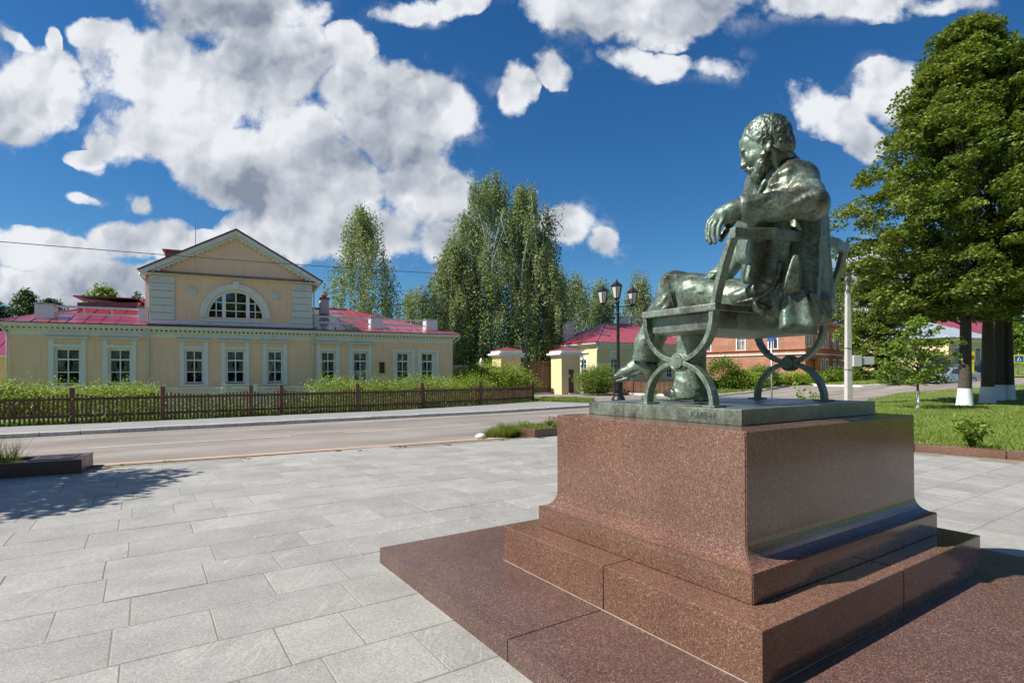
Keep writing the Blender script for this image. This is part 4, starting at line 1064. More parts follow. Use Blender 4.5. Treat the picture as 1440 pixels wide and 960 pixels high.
def standing_seam(parent, p0, p1, p2, p3, mat, seam=.6, name='roof_sheet', th=.03, h=.035, clip=None):
    """quad p0-p1 along the eave, p3-p2 along the ridge; every sheet between two seams is its own piece"""
    p0, p1, p2, p3 = map(Vector, (p0, p1, p2, p3)); ex = (p1 - p0); L = ex.length; ex.normalize()
    up = (p3 - p0) - ex * ((p3 - p0).dot(ex)); H = up.length; up.normalize(); nr = ex.cross(up)
    a3, a2 = (p3 - p0).dot(ex), (p2 - p0).dot(ex)
    def vtop(x):           # height of the slope polygon above eave position x (trapezoid/triangle)
        t = H
        if a3 > 1e-6 and x < a3: t = H * x / a3
        if a2 < L - 1e-6 and x > a2: t = min(t, H * (L - x) / (L - a2))
        return max(t, 0)
    n = max(1, round(L / seam)); s = L / n
    for i in range(n):
        x0, x1 = i * s, (i + 1) * s; xs = [x0] + [q for q in (a3, a2) if x0 < q < x1] + [x1]
        low = [p0 + ex * x for x in xs]; top = [p0 + ex * x + up * vtop(x) for x in reversed(xs)]
        pts = [p for p in low + top]
        q = [pts[0]]
        for p in pts[1:]:
            if (p - q[-1]).length > 1e-4: q.append(p)
        if (q[0] - q[-1]).length < 1e-4: q.pop()
        if len(q) < 3: continue
        mb = MB(); m = len(q); off_ = nr * (.002 * ((i % 2)))
        mb.v += [tuple(p + off_) for p in q] + [tuple(p + nr * th + off_) for p in q]
        mb.f += [tuple(reversed(range(m))), tuple(range(m, 2 * m))] + [(k, (k + 1) % m, (k + 1) % m + m, k + m) for k in range(m)]
        # the upstanding seam at its left edge
        if vtop(x0) > .05:
            a = p0 + ex * x0 + nr * th; b = a + up * vtop(x0); mb.bar(a + nr * h / 2, b + nr * h / 2, .022, h, nr)
        mb.build(name, mat, parent)
def dentils(mb, x0, x1, y0, y1, z0, z1, w=.07, gap=.11):
    n = int((x1 - x0) / (w + gap)); s = (x1 - x0) / n
    for i in range(n): mb.box(x0 + i * s, x0 + i * s + w, y0, y1, z0, z1)

# ---------------------------------------------------------------- the main house
house = empty('house', (-23.399, 25.945, 0), R(26.4), 'long yellow house with white trims, gabled upper floor and red roof behind the picket fence', 'house')
HL = 21.87
wins = [(1.71, 2.62), (3.83, 4.68), (7.10, 7.87), (9.02, 9.84), (11.05, 11.76), (13.88, 14.60), (15.70, 16.46), (18.30, 19.00), (19.86, 20.58)]
holes = [(a - .06, b + .06 + (.10 if i > 6 else 0), 1.36, 3.18) for i, (a, b) in enumerate(wins)]
joined_wall('front_wall', M['yellow'], house, wall_holes(0, HL, 0, 3.98, holes, 0, .45))
m = MB(); m.box(0, .3, .451, 12, 0, 3.98); m.box(HL - .3, HL, .451, 12, 0, 3.98); m.box(.3, HL - .3, 11.7, 12, 0, 3.98); m.build('side_walls', M['yellow'], house)
MB().box(-.04, HL + .04, -.05, -.002, -.1, .55).build('plinth', M['trim'], house)
MB().box(-.03, HL + .03, -.035, -.002, 3.76, 3.985).build('frieze', M['trim'], house)
c = MB(); c.box(-.30, HL + .30, -.32, .1, 4.135, 4.20); c.box(-.38, HL + .38, -.42, .1, 4.20, 4.30); c.box(-.12, HL + .12, -.14, .1, 3.99, 4.06); c.build('cornice', M['trim'], house)
d = MB(); dentils(d, -.2, HL + .2, -.26, -.02, 4.062, 4.132, .11, .10); d.build('cornice_dentils', M['trim'], house)['kind'] = 'stuff'
MB().box(-.43, HL + .43, -.47, -.40, 4.31, 4.345).build('eave_edge', M['roof_dark'], house)
for i, (a, b) in enumerate(wins):
    hooded = i < 7; k0, k1 = a - .27, b + .27
    s = MB(); s.box(k0, a - .07, -.045, -.001, 1.26, 3.34 + (.22 if hooded else 0)); s.box(b + .07 + (.10 if i > 6 else 0), k1 + (.10 if i > 6 else 0), -.045, -.001, 1.26, 3.34 + (.22 if hooded else 0)); k1 += (.10 if i > 6 else 0)
    s.box(a - .069, b + .069 + (.10 if i > 6 else 0), -.045, -.001, 3.19, 3.34)
    so = s.build('window_surround', M['trim'], house)
    MB().box(k0 - .02, k1 + .02, -.09, .12, 1.235, 1.33).build('sill', M['trim'], so)
    if hooded:
        h = MB(); h.prism([(k0 - .10, 3.62), (k0 - .02, 3.561), (k1 + .02, 3.561), (k1 + .10, 3.62)], -.12, -.001); h.box(k0 - .17, k1 + .17, -.20, -.001, 3.621, 3.70); h.build('hood', M['rustic'], so)
    sash_window(house, a - .02, b + .02, 1.40, 3.12, .13)
    s2 = MB(); s2.box(a - .062, a - .022, .10, .22, 1.36, 3.18); s2.box(b + .022, b + .062 + (.10 if i > 6 else 0), .10, .22, 1.36, 3.18); s2.box(a - .02, b + .02, .10, .22, 3.122, 3.18); s2.build('window_frame', M['frame'], so)
pq = MB(); pq.box(17.20, 17.50, -.05, -.003, 1.93, 2.52); pq.box(17.17, 17.53, -.06, -.002, 2.48, 2.54); pq.box(17.17, 17.53, -.06, -.002, 1.90, 1.95); pq.box(17.26, 17.44, -.062, -.05, 2.1, 2.4); pq.build('plaque', M['plaque'], house)
# main roof: low pitched slopes of standing seam sheets
EZ = 4.31
def hroof(x0, x1, a0, a1, yb, zb, y0=-.43, **k): standing_seam(house, (x0, y0, EZ), (x1, y0, EZ), (a1, yb, zb), (a0, yb, zb), M['roof'], .62, **k)
hroof(-.43, 5.46, 5.46 - .9, 5.46, 6.0, 6.28)
hroof(13.36, HL + .43, 13.36, 16.3, 6.0, 6.28)
standing_seam(house, (HL + .43, -.43, EZ), (HL + .43, 12.4, EZ), (16.3, 6.0, 6.28), (16.3, 6.0, 6.28), M['roof'], .9)
standing_seam(house, (-.43, 12.4, EZ), (-.43, -.43, EZ), (4.56, 6.0, 6.28), (4.56, 6.0, 6.28), M['roof'], .9)
standing_seam(house, (HL + .43, 12.4, EZ), (-.43, 12.4, EZ), (4.56, 6.0, 6.28), (16.3, 6.0, 6.28), M['roof'], 1.2)
MB().bar((4.5, 6.0, 6.32), (16.4, 6.0, 6.32), .2, .08).build('ridge_cap', M['roof'], house)
hc = MB(); hc.bar((HL + .4, -.4, EZ + .04), (16.3, 6.0, 6.33), .12, .05); hc.bar((-.4, -.4, EZ + .04), (4.56, 6.0, 6.33), .12, .05); hc.build('hip_cap', M['roof'], house)
MB().box(5.46, 13.36, -.46, -.05, 4.31, 4.42).build('apron_flashing', M['roof_dark'], house)
# parapet boxes with rails between them
def pbox(x, w, y=.25, z0=4.48, z1=5.30):
    o = MB().box(x, x + w, y, y + w * .9, z0, z1 - .06).build('parapet_post', M['white'], house, bevel=.01)
    MB().box(x - .04, x + w + .04, y - .04, y + w * .9 + .04, z1 - .06, z1).build('cap', M['metal'], o); return o
pbox(.86, .74); pbox(5.0, .42, .2); pbox(16.76, .74); pbox(20.22, .76); pbox(13.38, .34, .2)
for x0, x1 in ((1.62, 4.98), (13.74, 16.74), (17.52, 20.20)):
    r = MB(); r.box(x0, x1, .40, .48, 5.14, 5.24); r.box(x0, x1, .40, .48, 4.80, 4.90)
    n = 3
    for i in range(1, n): x = x0 + (x1 - x0) * i / n; r.box(x - .03, x + .03, .41, .47, 4.56, 5.139)
    r.build('parapet_rail', M['white'], house)
# upper storey
BX0, BX1 = 5.55, 13.32; BZ0, BZ1 = 4.43, 6.98; CX = 9.5
arch_r = 1.42; ar_x, ar_z = 9.47, 4.90
def archpts(r, n=24, a0=0, a1=180, sq=1.06): return [(ar_x + r * math.cos(R(a0 + (a1 - a0) * i / n)), ar_z + r * sq * math.sin(R(a0 + (a1 - a0) * i / n))) for i in range(n + 1)]
def arch_wall():
    mb = MB(); A = archpts(arch_r + .02); n = len(A) - 1
    y0, y1 = 0.02, .40
    for side, x_out in ((1, BX1), (-1, BX0)): mb.box(min(x_out, ar_x + side * (arch_r + .02)), max(x_out, ar_x + side * (arch_r + .02)), y0, y1, ar_z, BZ1)
    mb.box(BX0, BX1, y0, y1, BZ0, ar_z)
    for i in range(n):
        (xa, za), (xb, zb) = A[i], A[i + 1]
        mb.add([(xa,y0,za),(xb,y0,zb),(xb,y0,BZ1),(xa,y0,BZ1),(xa,y1,za),(xb,y1,zb),(xb,y1,BZ1),(xa,y1,BZ1)], [(0,1,2,3),(7,6,5,4),(0,4,5,1),(3,2,6,7)])
    return mb
fix_normals(joined_wall('upper_wall', M['yellow'], house, arch_wall()))
m = MB(); m.box(BX0 - .28, BX0, .55, 9, 4.6, 6.9); m.box(BX1, BX1 + .05, .45, 9, 4.6, 6.9); m.build('upper_side_wall', M['salmon'], house)
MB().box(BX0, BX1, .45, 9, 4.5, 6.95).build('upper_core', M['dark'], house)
# rusticated corner panels
for x0, x1 in ((BX0 - .06, 6.62), (12.28, BX1 + .06)):
    zz = 4.66; n = 6; hh = (6.93 - zz) / n
    for i in range(n):
        o = MB().box(x0, x1, -.05 if i % 2 else -.052, .019, zz + i * hh + .014, zz + (i + 1) * hh - .014).build('rustic_panel', M['rustic'], house, bevel=.01)
        if i == n - 1:
            cx, cz = (x0 + x1) / 2, zz + (i + .5) * hh
            dm = MB(); P = [(cx - .33, cz), (cx, cz - .13), (cx + .33, cz), (cx, cz + .13)]
            for k in range(4): dm.bar((P[k][0], -.062, P[k][1]), (P[(k+1)%4][0], -.062, P[(k+1)%4][1]), .025, .03, (0, 1, 0))
            dm.build('diamond_moulding', M['rustic'], o)
MB().box(BX0 - .08, BX1 + .08, -.08, .018, 4.43, 4.64).build('base_band', M['trim'], house)
for cx in (7.45, 11.45):
    l = MB(); prof = [(.0, 0), (.20, 0), (.235, .03), (.20, .06), (.13, .055), (.10, .085), (.03, .10), (0, .10)]
    N = 20
    for r_, y_ in prof:
        for k in range(N): a = 2 * math.pi * k / N; l.v.append((cx + r_ * math.cos(a), .019 - y_, 6.24 + r_ * math.sin(a)))
    for i in range(len(prof) - 1):
        for k in range(N): a = i * N + k; b = i * N + (k + 1) % N; l.f.append((a, b, b + N, a + N))
    l.build('medallion', M['rustic'], house, True)
# arched window: surround, frame with radial mullions, panes
def ring(r0, r1, y0, y1, a0=0, a1=180, n=28):
    mb = MB(); A = archpts(r0, n, a0, a1); Bq = archpts(r1, n, a0, a1)
    for i in range(n):
        v = [(A[i][0], y0, A[i][1]), (A[i+1][0], y0, A[i+1][1]), (Bq[i+1][0], y0, Bq[i+1][1]), (Bq[i][0], y0, Bq[i][1])]; v += [(p[0], y1, p[2]) for p in v]
        mb.add(v, [(0,1,2,3),(7,6,5,4),(3,2,6,7),(0,4,5,1),(1,5,6,2),(0,3,7,4)])
    return mb
def rb(name, mat, par, *a): o = ring(*a).build(name, mat, par); return fix_normals(o)
sur = rb('arch_surround', M['trim'], house, 1.44, 1.62, -.07, .018)
rb('arch_moulding', M['trim'], sur, 1.60, 1.70, -.12, .017)
MB().prism([(9.36, 6.44), (9.60, 6.44), (9.63, 6.84), (9.33, 6.84)], -.16, .015).build('keystone', M['trim'], house)
MB().box(7.78, 11.18, -.13, .2, 4.66, 4.75).build('arch_sill', M['trim'], house)
aw = rb('arched_window', M['frame'], house, 1.30, 1.45, .14, .24)
def clipbar(x, z0, w): return
m = MB(); m.box(ar_x - 1.44, ar_x + 1.44, .14, .24, 4.80, 4.92)
for x in (-.58, .58): zt = ar_z + 1.36 * 1.06 * math.sqrt(max(0, 1 - (x / 1.36) ** 2)); m.box(ar_x + x - .09, ar_x + x + .09, .12, .24, 4.9, zt)
for x in (0,): m.box(ar_x - .03, ar_x + .03, .15, .22, 4.9, 6.3)
for x in (-.95, .95): zt = ar_z + 1.3 * 1.06 * math.sqrt(1 - (x / 1.3) ** 2); m.box(ar_x + x - .025, ar_x + x + .025, .15, .22, 4.9, zt)
for z in (5.28, 5.72): w_ = 1.34 * math.sqrt(max(0, 1 - ((z - ar_z) / (1.34 * 1.06)) ** 2)); m.box(ar_x - w_, ar_x + w_, .15, .22, z - .025, z + .025)
m.build('mullions', M['frame'], aw)
def in_arch(x, z): return ((x - ar_x) / 1.36) ** 2 + ((z - ar_z) / (1.36 * 1.06)) ** 2 < 1
xs = [-1.33, -.95, -.58, 0, .58, .95, 1.33]; zs = [4.9, 5.28, 5.72, 6.34]
for i in range(6):
    for j in range(3):
        x0, x1, z0, z1 = ar_x + xs[i], ar_x + xs[i+1], zs[j], zs[j+1]; pl = []
        for t in np.linspace(0, 1, 7): 
            x = x0 + (x1 - x0) * t; zt = ar_z + 1.36 * 1.06 * math.sqrt(max(0, 1 - ((x - ar_x) / 1.36) ** 2)); pl.append((x, max(z0, min(z1, zt))))
        if max(p[1] for p in pl) - z0 < .06: continue
        pp = [(x0, z0), (x1, z0)] + pl[::-1]; q = []
        for p in pp:
            if not q or math.hypot(p[0]-q[-1][0], p[1]-q[-1][1]) > 1e-4: q.append(p)
        if math.hypot(q[0][0]-q[-1][0], q[0][1]-q[-1][1]) < 1e-4: q.pop()
        MB().prism(q, .18, .186).build('pane', M['glass'], aw)
# gable
m = MB(); m.prism([(BX0 - .1, 7.02), (BX1 + .1, 7.02), (CX, 9.32)], .03, .30); m.build('gable_wall', M['yellow'], house)
c2 = MB(); c2.box(BX0 - .30, BX1 + .30, -.22, .3, 6.985, 7.06); c2.build('gable_band', M['trim'], house)
m = MB(); m.add([(BX0 - .30, -.30, 7.061), (BX1 + .30, -.30, 7.061), (BX1 - .1, .028, 7.20), (BX0 + .1, .028, 7.20), (BX0 - .3, -.30, 7.03), (BX1 + .3, -.30, 7.03)], [(0, 1, 2, 3), (4, 5, 1, 0)]); m.build('band_flashing', M['roof_dark'], house)
ap = (CX, 9.56); eL, eR = (5.12, 7.10), (13.86, 7.10)
def rake(e, name, inn, out, y0, y1, mat, par=house):
    a, b = Vector((e[0], 0, e[1])), Vector((ap[0], 0, ap[1])); dd = (b - a).normalized(); n_ = Vector((-dd.z, 0, dd.x)); n_ = n_ if n_.z > 0 else -n_
    P = [a + n_ * inn, b + Vector((0, 0, inn / abs(n_.z))), b + Vector((0, 0, out / abs(n_.z))), a + n_ * out]
    mb = MB(); poly = [(p.x, p.z) for p in P]; 
    mb.prism(poly, y0, y1); o = mb.build(name, mat, par); return fix_normals(o)
for e in (eL, eR):
    rk = rake(e, 'raking_cornice', -.20, -.002, -.36, .02, M['trim']); rake(e, 'raking_fillet', -.30, -.21, -.18, .02, M['trim'], rk)
    a, b = Vector((e[0], -.02, e[1])), Vector((ap[0], -.02, ap[1])); dd = (b - a).normalized(); n_ = Vector((-dd.z, 0, dd.x)); n_ = n_ if n_.z > 0 else -n_
    dm = MB(); L = (b - a).length; k = int(L / .24)
    for i in range(2, k - 1): p = a + dd * (i * L / k) - n_ * .345; dm.bar(p + Vector((0, -.13, 0)) - dd * .05, p + Vector((0, -.13, 0)) + dd * .05, .12, .07, n_)
    dm.build('raking_dentils', M['trim'], rk)
# upper roof slopes
for sgn, e in ((1, eL), (-1, eR)):
    y0, y1 = -.42, 9.2
    a, b = (e[0] - .06 * sgn, y0, e[1] - .03), (e[0] - .06 * sgn, y1, e[1] - .03); r0, r1 = (CX, y0, ap[1] + .01), (CX, y1, ap[1] + .01)
    if sgn == 1: standing_seam(house, b, a, r0, r1, M['roof'], .62)
    else: standing_seam(house, a, b, r1, r0, M['roof'], .62)
    mb = MB(); mb.bar((e[0] - .08 * sgn, -.44, e[1] + .0), (CX, -.44, ap[1] + .05), .05, .06, (0, 1, 0)); mb.build('verge_strip', M['roof_dark'], house)
m = MB(); m.box(6.1, 7.6, 1.2, 2.9, 8.05, 8.46); mm = m.build('dormer', M['roof_dark'], house); MB().box(5.98, 7.7, 1.1, 3.0, 8.461, 8.54).build('dormer_roof', M['roof'], mm)
m = MB(); m.add([(1.9, 3.2, 5.3), (4.6, 3.2, 5.62), (4.6, 5.0, 5.9), (1.9, 5.0, 5.62), (1.9, 3.2, 5.72), (4.6, 3.2, 5.86), (4.6, 5.0, 6.1), (1.9, 5.0, 5.9)], [(0,3,2,1),(4,5,6,7),(0,1,5,4),(1,2,6,5),(2,3,7,6),(3,0,4,7)]); 
o = m.build('low_dormer', M['roof_dark'], house); MB().box(1.75, 4.7, 3.05, 5.1, 6.02, 6.08).build('dormer_roof', M['roof_dark'], o)
# chimney at the right of the upper storey
ch = MB().box(14.4, 14.95, 4.4, 4.95, 5.6, 6.75).build('chimney', M['chimney'], house); MB().box(14.34, 15.01, 4.34, 5.01, 6.751, 6.86).build('chimney_cap', M['roof'], ch); m = MB(); m.lathe([(.16, 6.861), (.16, 7.0), (.22, 7.02), (.02, 7.18)], 10, (14.67, 4.67, 0)); m.build('cowl', M['roof'], ch)
# downpipes with swan necks, gutters
for x in (5.46, 13.40):
    t = MB(); t.tube([(x, -.40, 4.16), (x, -.36, 4.02), (x, -.10, 3.78), (x, -.07, 3.6), (x, -.07, .3)], .05, 10); t.build('downpipe', M['pipe'], house, True)
t = MB(); t.tube([(-.30, -.38, 4.16), (-.16, -.25, 4.0), (-.06, -.08, 3.8), (-.06, -.06, 3.6), (-.06, -.06, .3)], .05, 10); t.build('downpipe', M['pipe'], house, True)
t = MB(); t.tube([(HL + .4, -.38, 4.16), (HL + .2, .1, 3.85), (HL + .06, .2, 3.7), (HL + .06, .2, .3)], .045, 8); t.build('downpipe', M['pipe'], house, True)
for x, s in ((BX0 - .28, -1), (BX1 + .30, 1)):
    t = MB(); t.tube([(x + s * .15, .0, 7.0), (x + s * .14, 0, 6.9), (x - s * .12, .05, 6.55), (x - s * .14, .05, 6.4), (x - s * .14, .05, 4.55)], .045, 8); t.build('downpipe', M['pipe'], house, True)
t = MB(); t.tube([(7.45, 2.4, 8.4), (7.45, 2.4, 10.9)], .018, 6); t.build('antenna', M['metal'], house)

# ---------------------------------------------------------------- neighbour wing at the left edge
w2 = empty('house', (-36.5, 36.0, 0), R(26.4), 'yellow building with pink roof glimpsed behind the left corner of the long house', 'house')
MB().box(0, 9, 0, 8, 0, 3.2).build('wall', M['yellow2'], w2); standing_seam(w2, (-.3, -.3, 3.25), (9.3, -.3, 3.25), (9.3, 4, 5.1), (-.3, 4, 5.1), M['roof'], .9)
MB().box(-.3, 9.3, -.32, -.2, 3.1, 3.26).build('cornice', M['trim'], w2)
for x in (6.1, 7.75): sash_window(w2, x, x + .8, 1.0, 2.6, -.02, curtains=False, back=False, glassm='darkglass')
# arched white gate head against it
# ---------------------------------------------------------------- white fence before the house
wf = empty('fence', (-23.399 + 5.6 * .896 + 1.3 * .445, 25.945 + 5.6 * .445 - 1.3 * .896, 0), R(26.4), 'low white picket fence with square posts between the house and the brown fence', 'fence')
L0 = 0.0; posts = [0.0, 3.32, 4.75, 7.75]
pm = MB().box(-.09, .09, -.09, .09, 0, 1.28).add(*(lambda b: (b.v, b.f))(MB().box(-.13, .13, -.13, .13, 1.281, 1.35))).me('post')
for x in posts: put('post', pm, M['white'], wf, (x, 0, 0))
for z in (.35, 1.12): 
    for a, b in zip(posts[:-1], posts[1:]): MB().box(a + .092, b - .092, -.02, .02, z, z + .07).build('rail', M['white'], wf)
km = MB().box(-.025, .025, -.035, -.021, .12, 1.22).me('picket')
for a, b in zip(posts[:-1], posts[1:]):
    n = int((b - a - .2) / .115)
    for i in range(n): x = a + .15 + (b - a - .3) * i / (n - 1); put('picket', km, M['white'], wf, (x, 0, -.04 - .12 * math.sin(math.pi * (x - a) / (b - a)) if b - a > 2 else 0))
# ---------------------------------------------------------------- brown picket fence along the road
bf = empty('fence', (FENCE[1][0], FENCE[1][1], .12), 0, 'long brown picket fence along the road, pickets dipping between square posts', 'fence')
fo_ = Vector(bf.location); FP = [(-17.9, 17.8)] + FENCE[1:]
pk = MB().box(-.022, .022, -.011, .011, .05, 1.0)
pk.v[4:8] = [(-.022, -.011, .985), (.022, -.011, .985), (.022, .011, .985), (-.022, .011, .985)]; pkm = MB().box(-.031, .031, -.011, .011, 0, .95).me('picket')
pom = MB().box(-.075, .075, -.075, .075, -.2, 1.24).me('post'); npk = 0
nodes_ = [(-20.4, 16.2)] + FP[:]
extra = []
for i in range(len(FENCE[1:]) - 1): pass
P_ = [Vector((x, y, .12)) for x, y in nodes_]
for p in P_: o = put('post', pom, M['wood'], bf, p - fo_); o.rotation_euler = (0, 0, R(36))
stuffp = MB()
for a, b in zip(P_[:-1], P_[1:]):
    d = (b - a); L = d.length; ang = math.atan2(d.y, d.x); dn = d.normalized(); nrm = Vector((dn.y, -dn.x, 0))
    for z in (.22, .80):
        o = MB().box(.08, L - .08, -.03, .015, z, z + .085).build('rail', M['wood'], bf); o.location = a - fo_; o.rotation_euler = (0, 0, ang)
    n = int((L - .25) / .118)
    for k in range(n):
        t = .14 + (L - .28) * k / (n - 1); p = a + dn * t + nrm * .045; sc = 1.0 + .14 * (abs(2 * t / L - 1) ** 2 - .35)
        if npk < 295 and p.x > -19.5:
            o = put('picket', pkm, M['wood'], bf, p - fo_ + Vector((0, 0, random.uniform(.0, .03)))); o.rotation_euler = (random.uniform(-.012, .012), random.uniform(-.012, .012), ang); o.scale = (1, 1, sc); npk += 1
        else:
            c_, s_ = math.cos(ang), math.sin(ang); q = p - fo_
            b0 = len(stuffp.v); stuffp.box(-.024, .024, -.011, .011, 0, .95 * sc)
            for j in range(b0, len(stuffp.v)): x, y, z = stuffp.v[j]; stuffp.v[j] = (q.x + x * c_ - y * s_, q.y + x * s_ + y * c_, z + q.z)
if stuffp.v: stuffp.build('pickets', M['wood'], bf)['kind'] = 'stuff'
# ---------------------------------------------------------------- gate with two piers
def gate_pier(loc, label, door=True, hatch=False):
    p = empty('gate_pier', loc, R(26.4), label, 'gate pier', 'piers on both sides of the wooden gate')
    h = [(.72, 1.32, .12, 2.2)] if door else [(.9, 1.45, 1.0, 2.2)]
    joined_wall('wall', M['yellow2'], p, wall_holes(0, 1.95, 0, 3.30, h, 0, .25)); m = MB(); m.box(0, .2, .251, 1.8, 0, 3.3); m.box(1.75, 1.95, .251, 1.8, 0, 3.3); m.box(.2, 1.75, 1.6, 1.8, 0, 3.3); m.build('side_walls', M['yellow2'], p)
    m = MB(); m.box(.62, 1.42, -.012, -.001, 2.62, 3.05) ; m.build('recessed_panel', M['yellow'], p)
    m = MB(); m.box(-.03, 1.98, -.03, 1.83, 3.301, 3.36); m.box(-.30, 2.25, -.30, 2.10, 3.50, 3.66); m.box(-.18, 2.13, -.18, 1.98, 3.42, 3.499); m.box(-.10, 2.05, -.10, 1.90, 3.661, 3.90); m.build('cornice', M['trim'], p)
    d = MB(); dentils(d, -.1, 2.05, -.12, -.04, 3.361, 3.419, .09, .09)
    n = 10
    for i in range(n): y = -.05 + i * .19; d.box(-.12, -.04, y, y + .09, 3.361, 3.419)
    d.box(0, 1.95, 0, 1.8, 3.361, 3.419); d.build('cornice_dentils', M['trim'], p)['kind'] = 'stuff'
    c = (.975, .9, 4.22); E_ = [(-.16, -.16, 3.91), (2.11, -.16, 3.91), (2.11, 1.96, 3.91), (-.16, 1.96, 3.91)]
    m = MB(); m.add(E_ + [c], [(0, 1, 4), (1, 2, 4), (2, 3, 4), (3, 0, 4), (3, 2, 1, 0)]); m.build('roof', M['roof2'], p)
    if door:
        dd = MB().box(.722, 1.318, .10, .15, .121, 2.198).build('door', M['wood_red'], p)
        MB().box(.80, .92, .075, .099, 1.5, 1.75).build('notice', M['trim'], dd); MB().box(1.24, 1.27, .06, .099, 1.05, 1.2).build('handle', M['metal'], dd)
        MB().box(.65, 1.39, -.25, .099, -.02, .12).build('threshold', M['kerb'], p)
    else: MB().box(.902, 1.448, .10, .15, 1.0, 2.199).build('shutter', M['wood_red'], p)
    return p
gL = gate_pier((-.02 - .95, 48.6, 0), 'left yellow gate pier with red pyramid cap and shuttered niche, behind the tall bush', False)
gR = gate_pier((4.35, 48.9, 0), 'right yellow gate pier with narrow brown door and red pyramid cap, beside the round bush')
gt = empty('gate', (1.05, 49.9, 0), R(22), 'brown double plank gate with slotted top and bottom bands between two yellow piers', 'gate')
for k, (x0, x1) in enumerate(((.02, 1.32), (1.36, 3.5))):
    lf = MB(); lf.box(x0, x0 + .13, -.06, .03, .2, 2.95); lf.box(x1 - .13, x1, -.06, .03, .2, 2.95)
    for z in (.2, .72, 2.3, 2.84): lf.box(x0 + .131, x1 - .131, -.055, .025, z, z + .12)
    leafo = lf.build('gate_leaf', M['gatewood'], gt)
    n = max(3, int((x1 - x0 - .3) / .2)); w = (x1 - x0 - .28) / n
    for i in range(n): MB().box(x0 + .14 + i * w + .008, x0 + .14 + (i + 1) * w - .008, -.04, -.01, .821, 2.299).build('board', M['gatewood'], leafo)
    m = MB(); n2 = max(3, int((x1 - x0 - .3) / .17)); w2_ = (x1 - x0 - .28) / n2
    for i in range(n2):
        for z0, z1 in ((.321, .719), (2.421, 2.839)): m.box(x0 + .14 + i * w2_ + .02, x0 + .14 + (i + 1) * w2_ - .035, -.03, -.01, z0, z1)
    m.build('slats', M['gatewood'], leafo)
MB().box(0, 3.5, -.4, .1, -.1, .15).build('threshold', M['kerb_white'], gt)
# garden wall pillars either side of the bushes and the plank fence between them
def wall_pillar(loc, label):
    p = empty('wall_pillar', loc, R(26.4), label, 'pillar'); MB().box(0, .75, 0, .75, 0, 2.2).build('shaft', M['yellow2'], p)
    m = MB(); m.box(-.08, .83, -.08, .83, 2.201, 2.30); m.box(-.15, .90, -.15, .90, 2.301, 2.42); m.box(-.06, .81, -.06, .81, 1.85, 1.92); m.build('cap', M['trim'], p)
wall_pillar((-3.9, 39.2, 0), 'short yellow wall pillar beside the right corner of the long house'); wall_pillar((-1.85, 47.0, 0), 'small white-capped pillar just left of the left gate pier')
pf = empty('fence', (-3.2, 39.9, 0), R(68), 'dark brown board fence seen above the bushes between the long house and the gate', 'fence')
for i in range(34): MB().box(i * .21, i * .21 + .19, 0, .03, .1, 2.0).build('board', M['wood_red'], pf)
gl = empty('garden_lantern', (-2.15, 39.0, 0), 0, 'small white garden lantern above the bushes before the big birch', 'lantern')
m = MB(); m.tube([(0, 0, 0), (0, 0, 2.15)], .04, 8); m.build('post', M['iron'], gl); m = MB(); m.lathe([(.06, 2.15), (.15, 2.28), (.18, 2.62), (.16, 2.66)], 8); m.build('lamp_glass', M['frame'], gl); m = MB(); m.lathe([(.20, 2.661), (.10, 2.78), (.03, 2.90)], 8); m.build('cap', M['metal'], gl)

# ---------------------------------------------------------------- pale yellow house right of the gate
yh = empty('house', (8.4, 55.0, T(8.4, 55)), R(30), 'pale yellow house with bright red hipped roof, between the gate and the bronze leg', 'house')
WX, WY, WZ = 13.0, 9.0, 4.75
yw = [(1.75, 2.65), (4.35, 5.2), (6.9, 7.75), (9.4, 10.25)]
joined_wall('front_wall', M['yellow2'], yh, wall_holes(0, WX, 0, WZ, [(a, b, 1.35, 3.3) for a, b in yw], 0, .4))
m = MB(); m.box(0, .4, .401, WY, 0, WZ); m.box(WX - .4, WX, .401, WY, 0, WZ); m.box(.4, WX - .4, WY - .3, WY, 0, WZ); m.build('side_walls', M['yellow2'], yh)
m = MB(); m.box(-.02, WX + .02, -.03, -.001, 4.35, WZ); m.box(-.4, WX + .4, -.4, WY + .4, WZ + .001, WZ + .12); m.box(-.28, WX + .28, -.28, WY + .28, 4.62, WZ); m.build('cornice', M['trim'], yh)
for a, b in yw:
    sash_window(yh, a + .02, b - .02, 1.37, 3.28, .06, cols=2, rows=(.25, .25, .25, .25), curtains=False, glassm='darkglass', back=False)
    m = MB(); m.box(a - .14, a, -.05, -.001, 1.25, 3.45); m.box(b, b + .14, -.05, -.001, 1.25, 3.45); m.box(a - .2, b + .2, -.1, -.001, 3.95, 4.1); m.box(a - .14, b + .14, -.05, -.0005, 3.451, 3.6); m.box(a - .1, a + .02, -.08, -.001, 3.6, 3.95); m.box(b - .02, b + .1, -.08, -.001, 3.6, 3.95); so = m.build('window_surround', M['frame'], yh); MB().box(a - .18, b + .18, -.12, .05, 1.15, 1.249).build('sill', M['trim'], so)
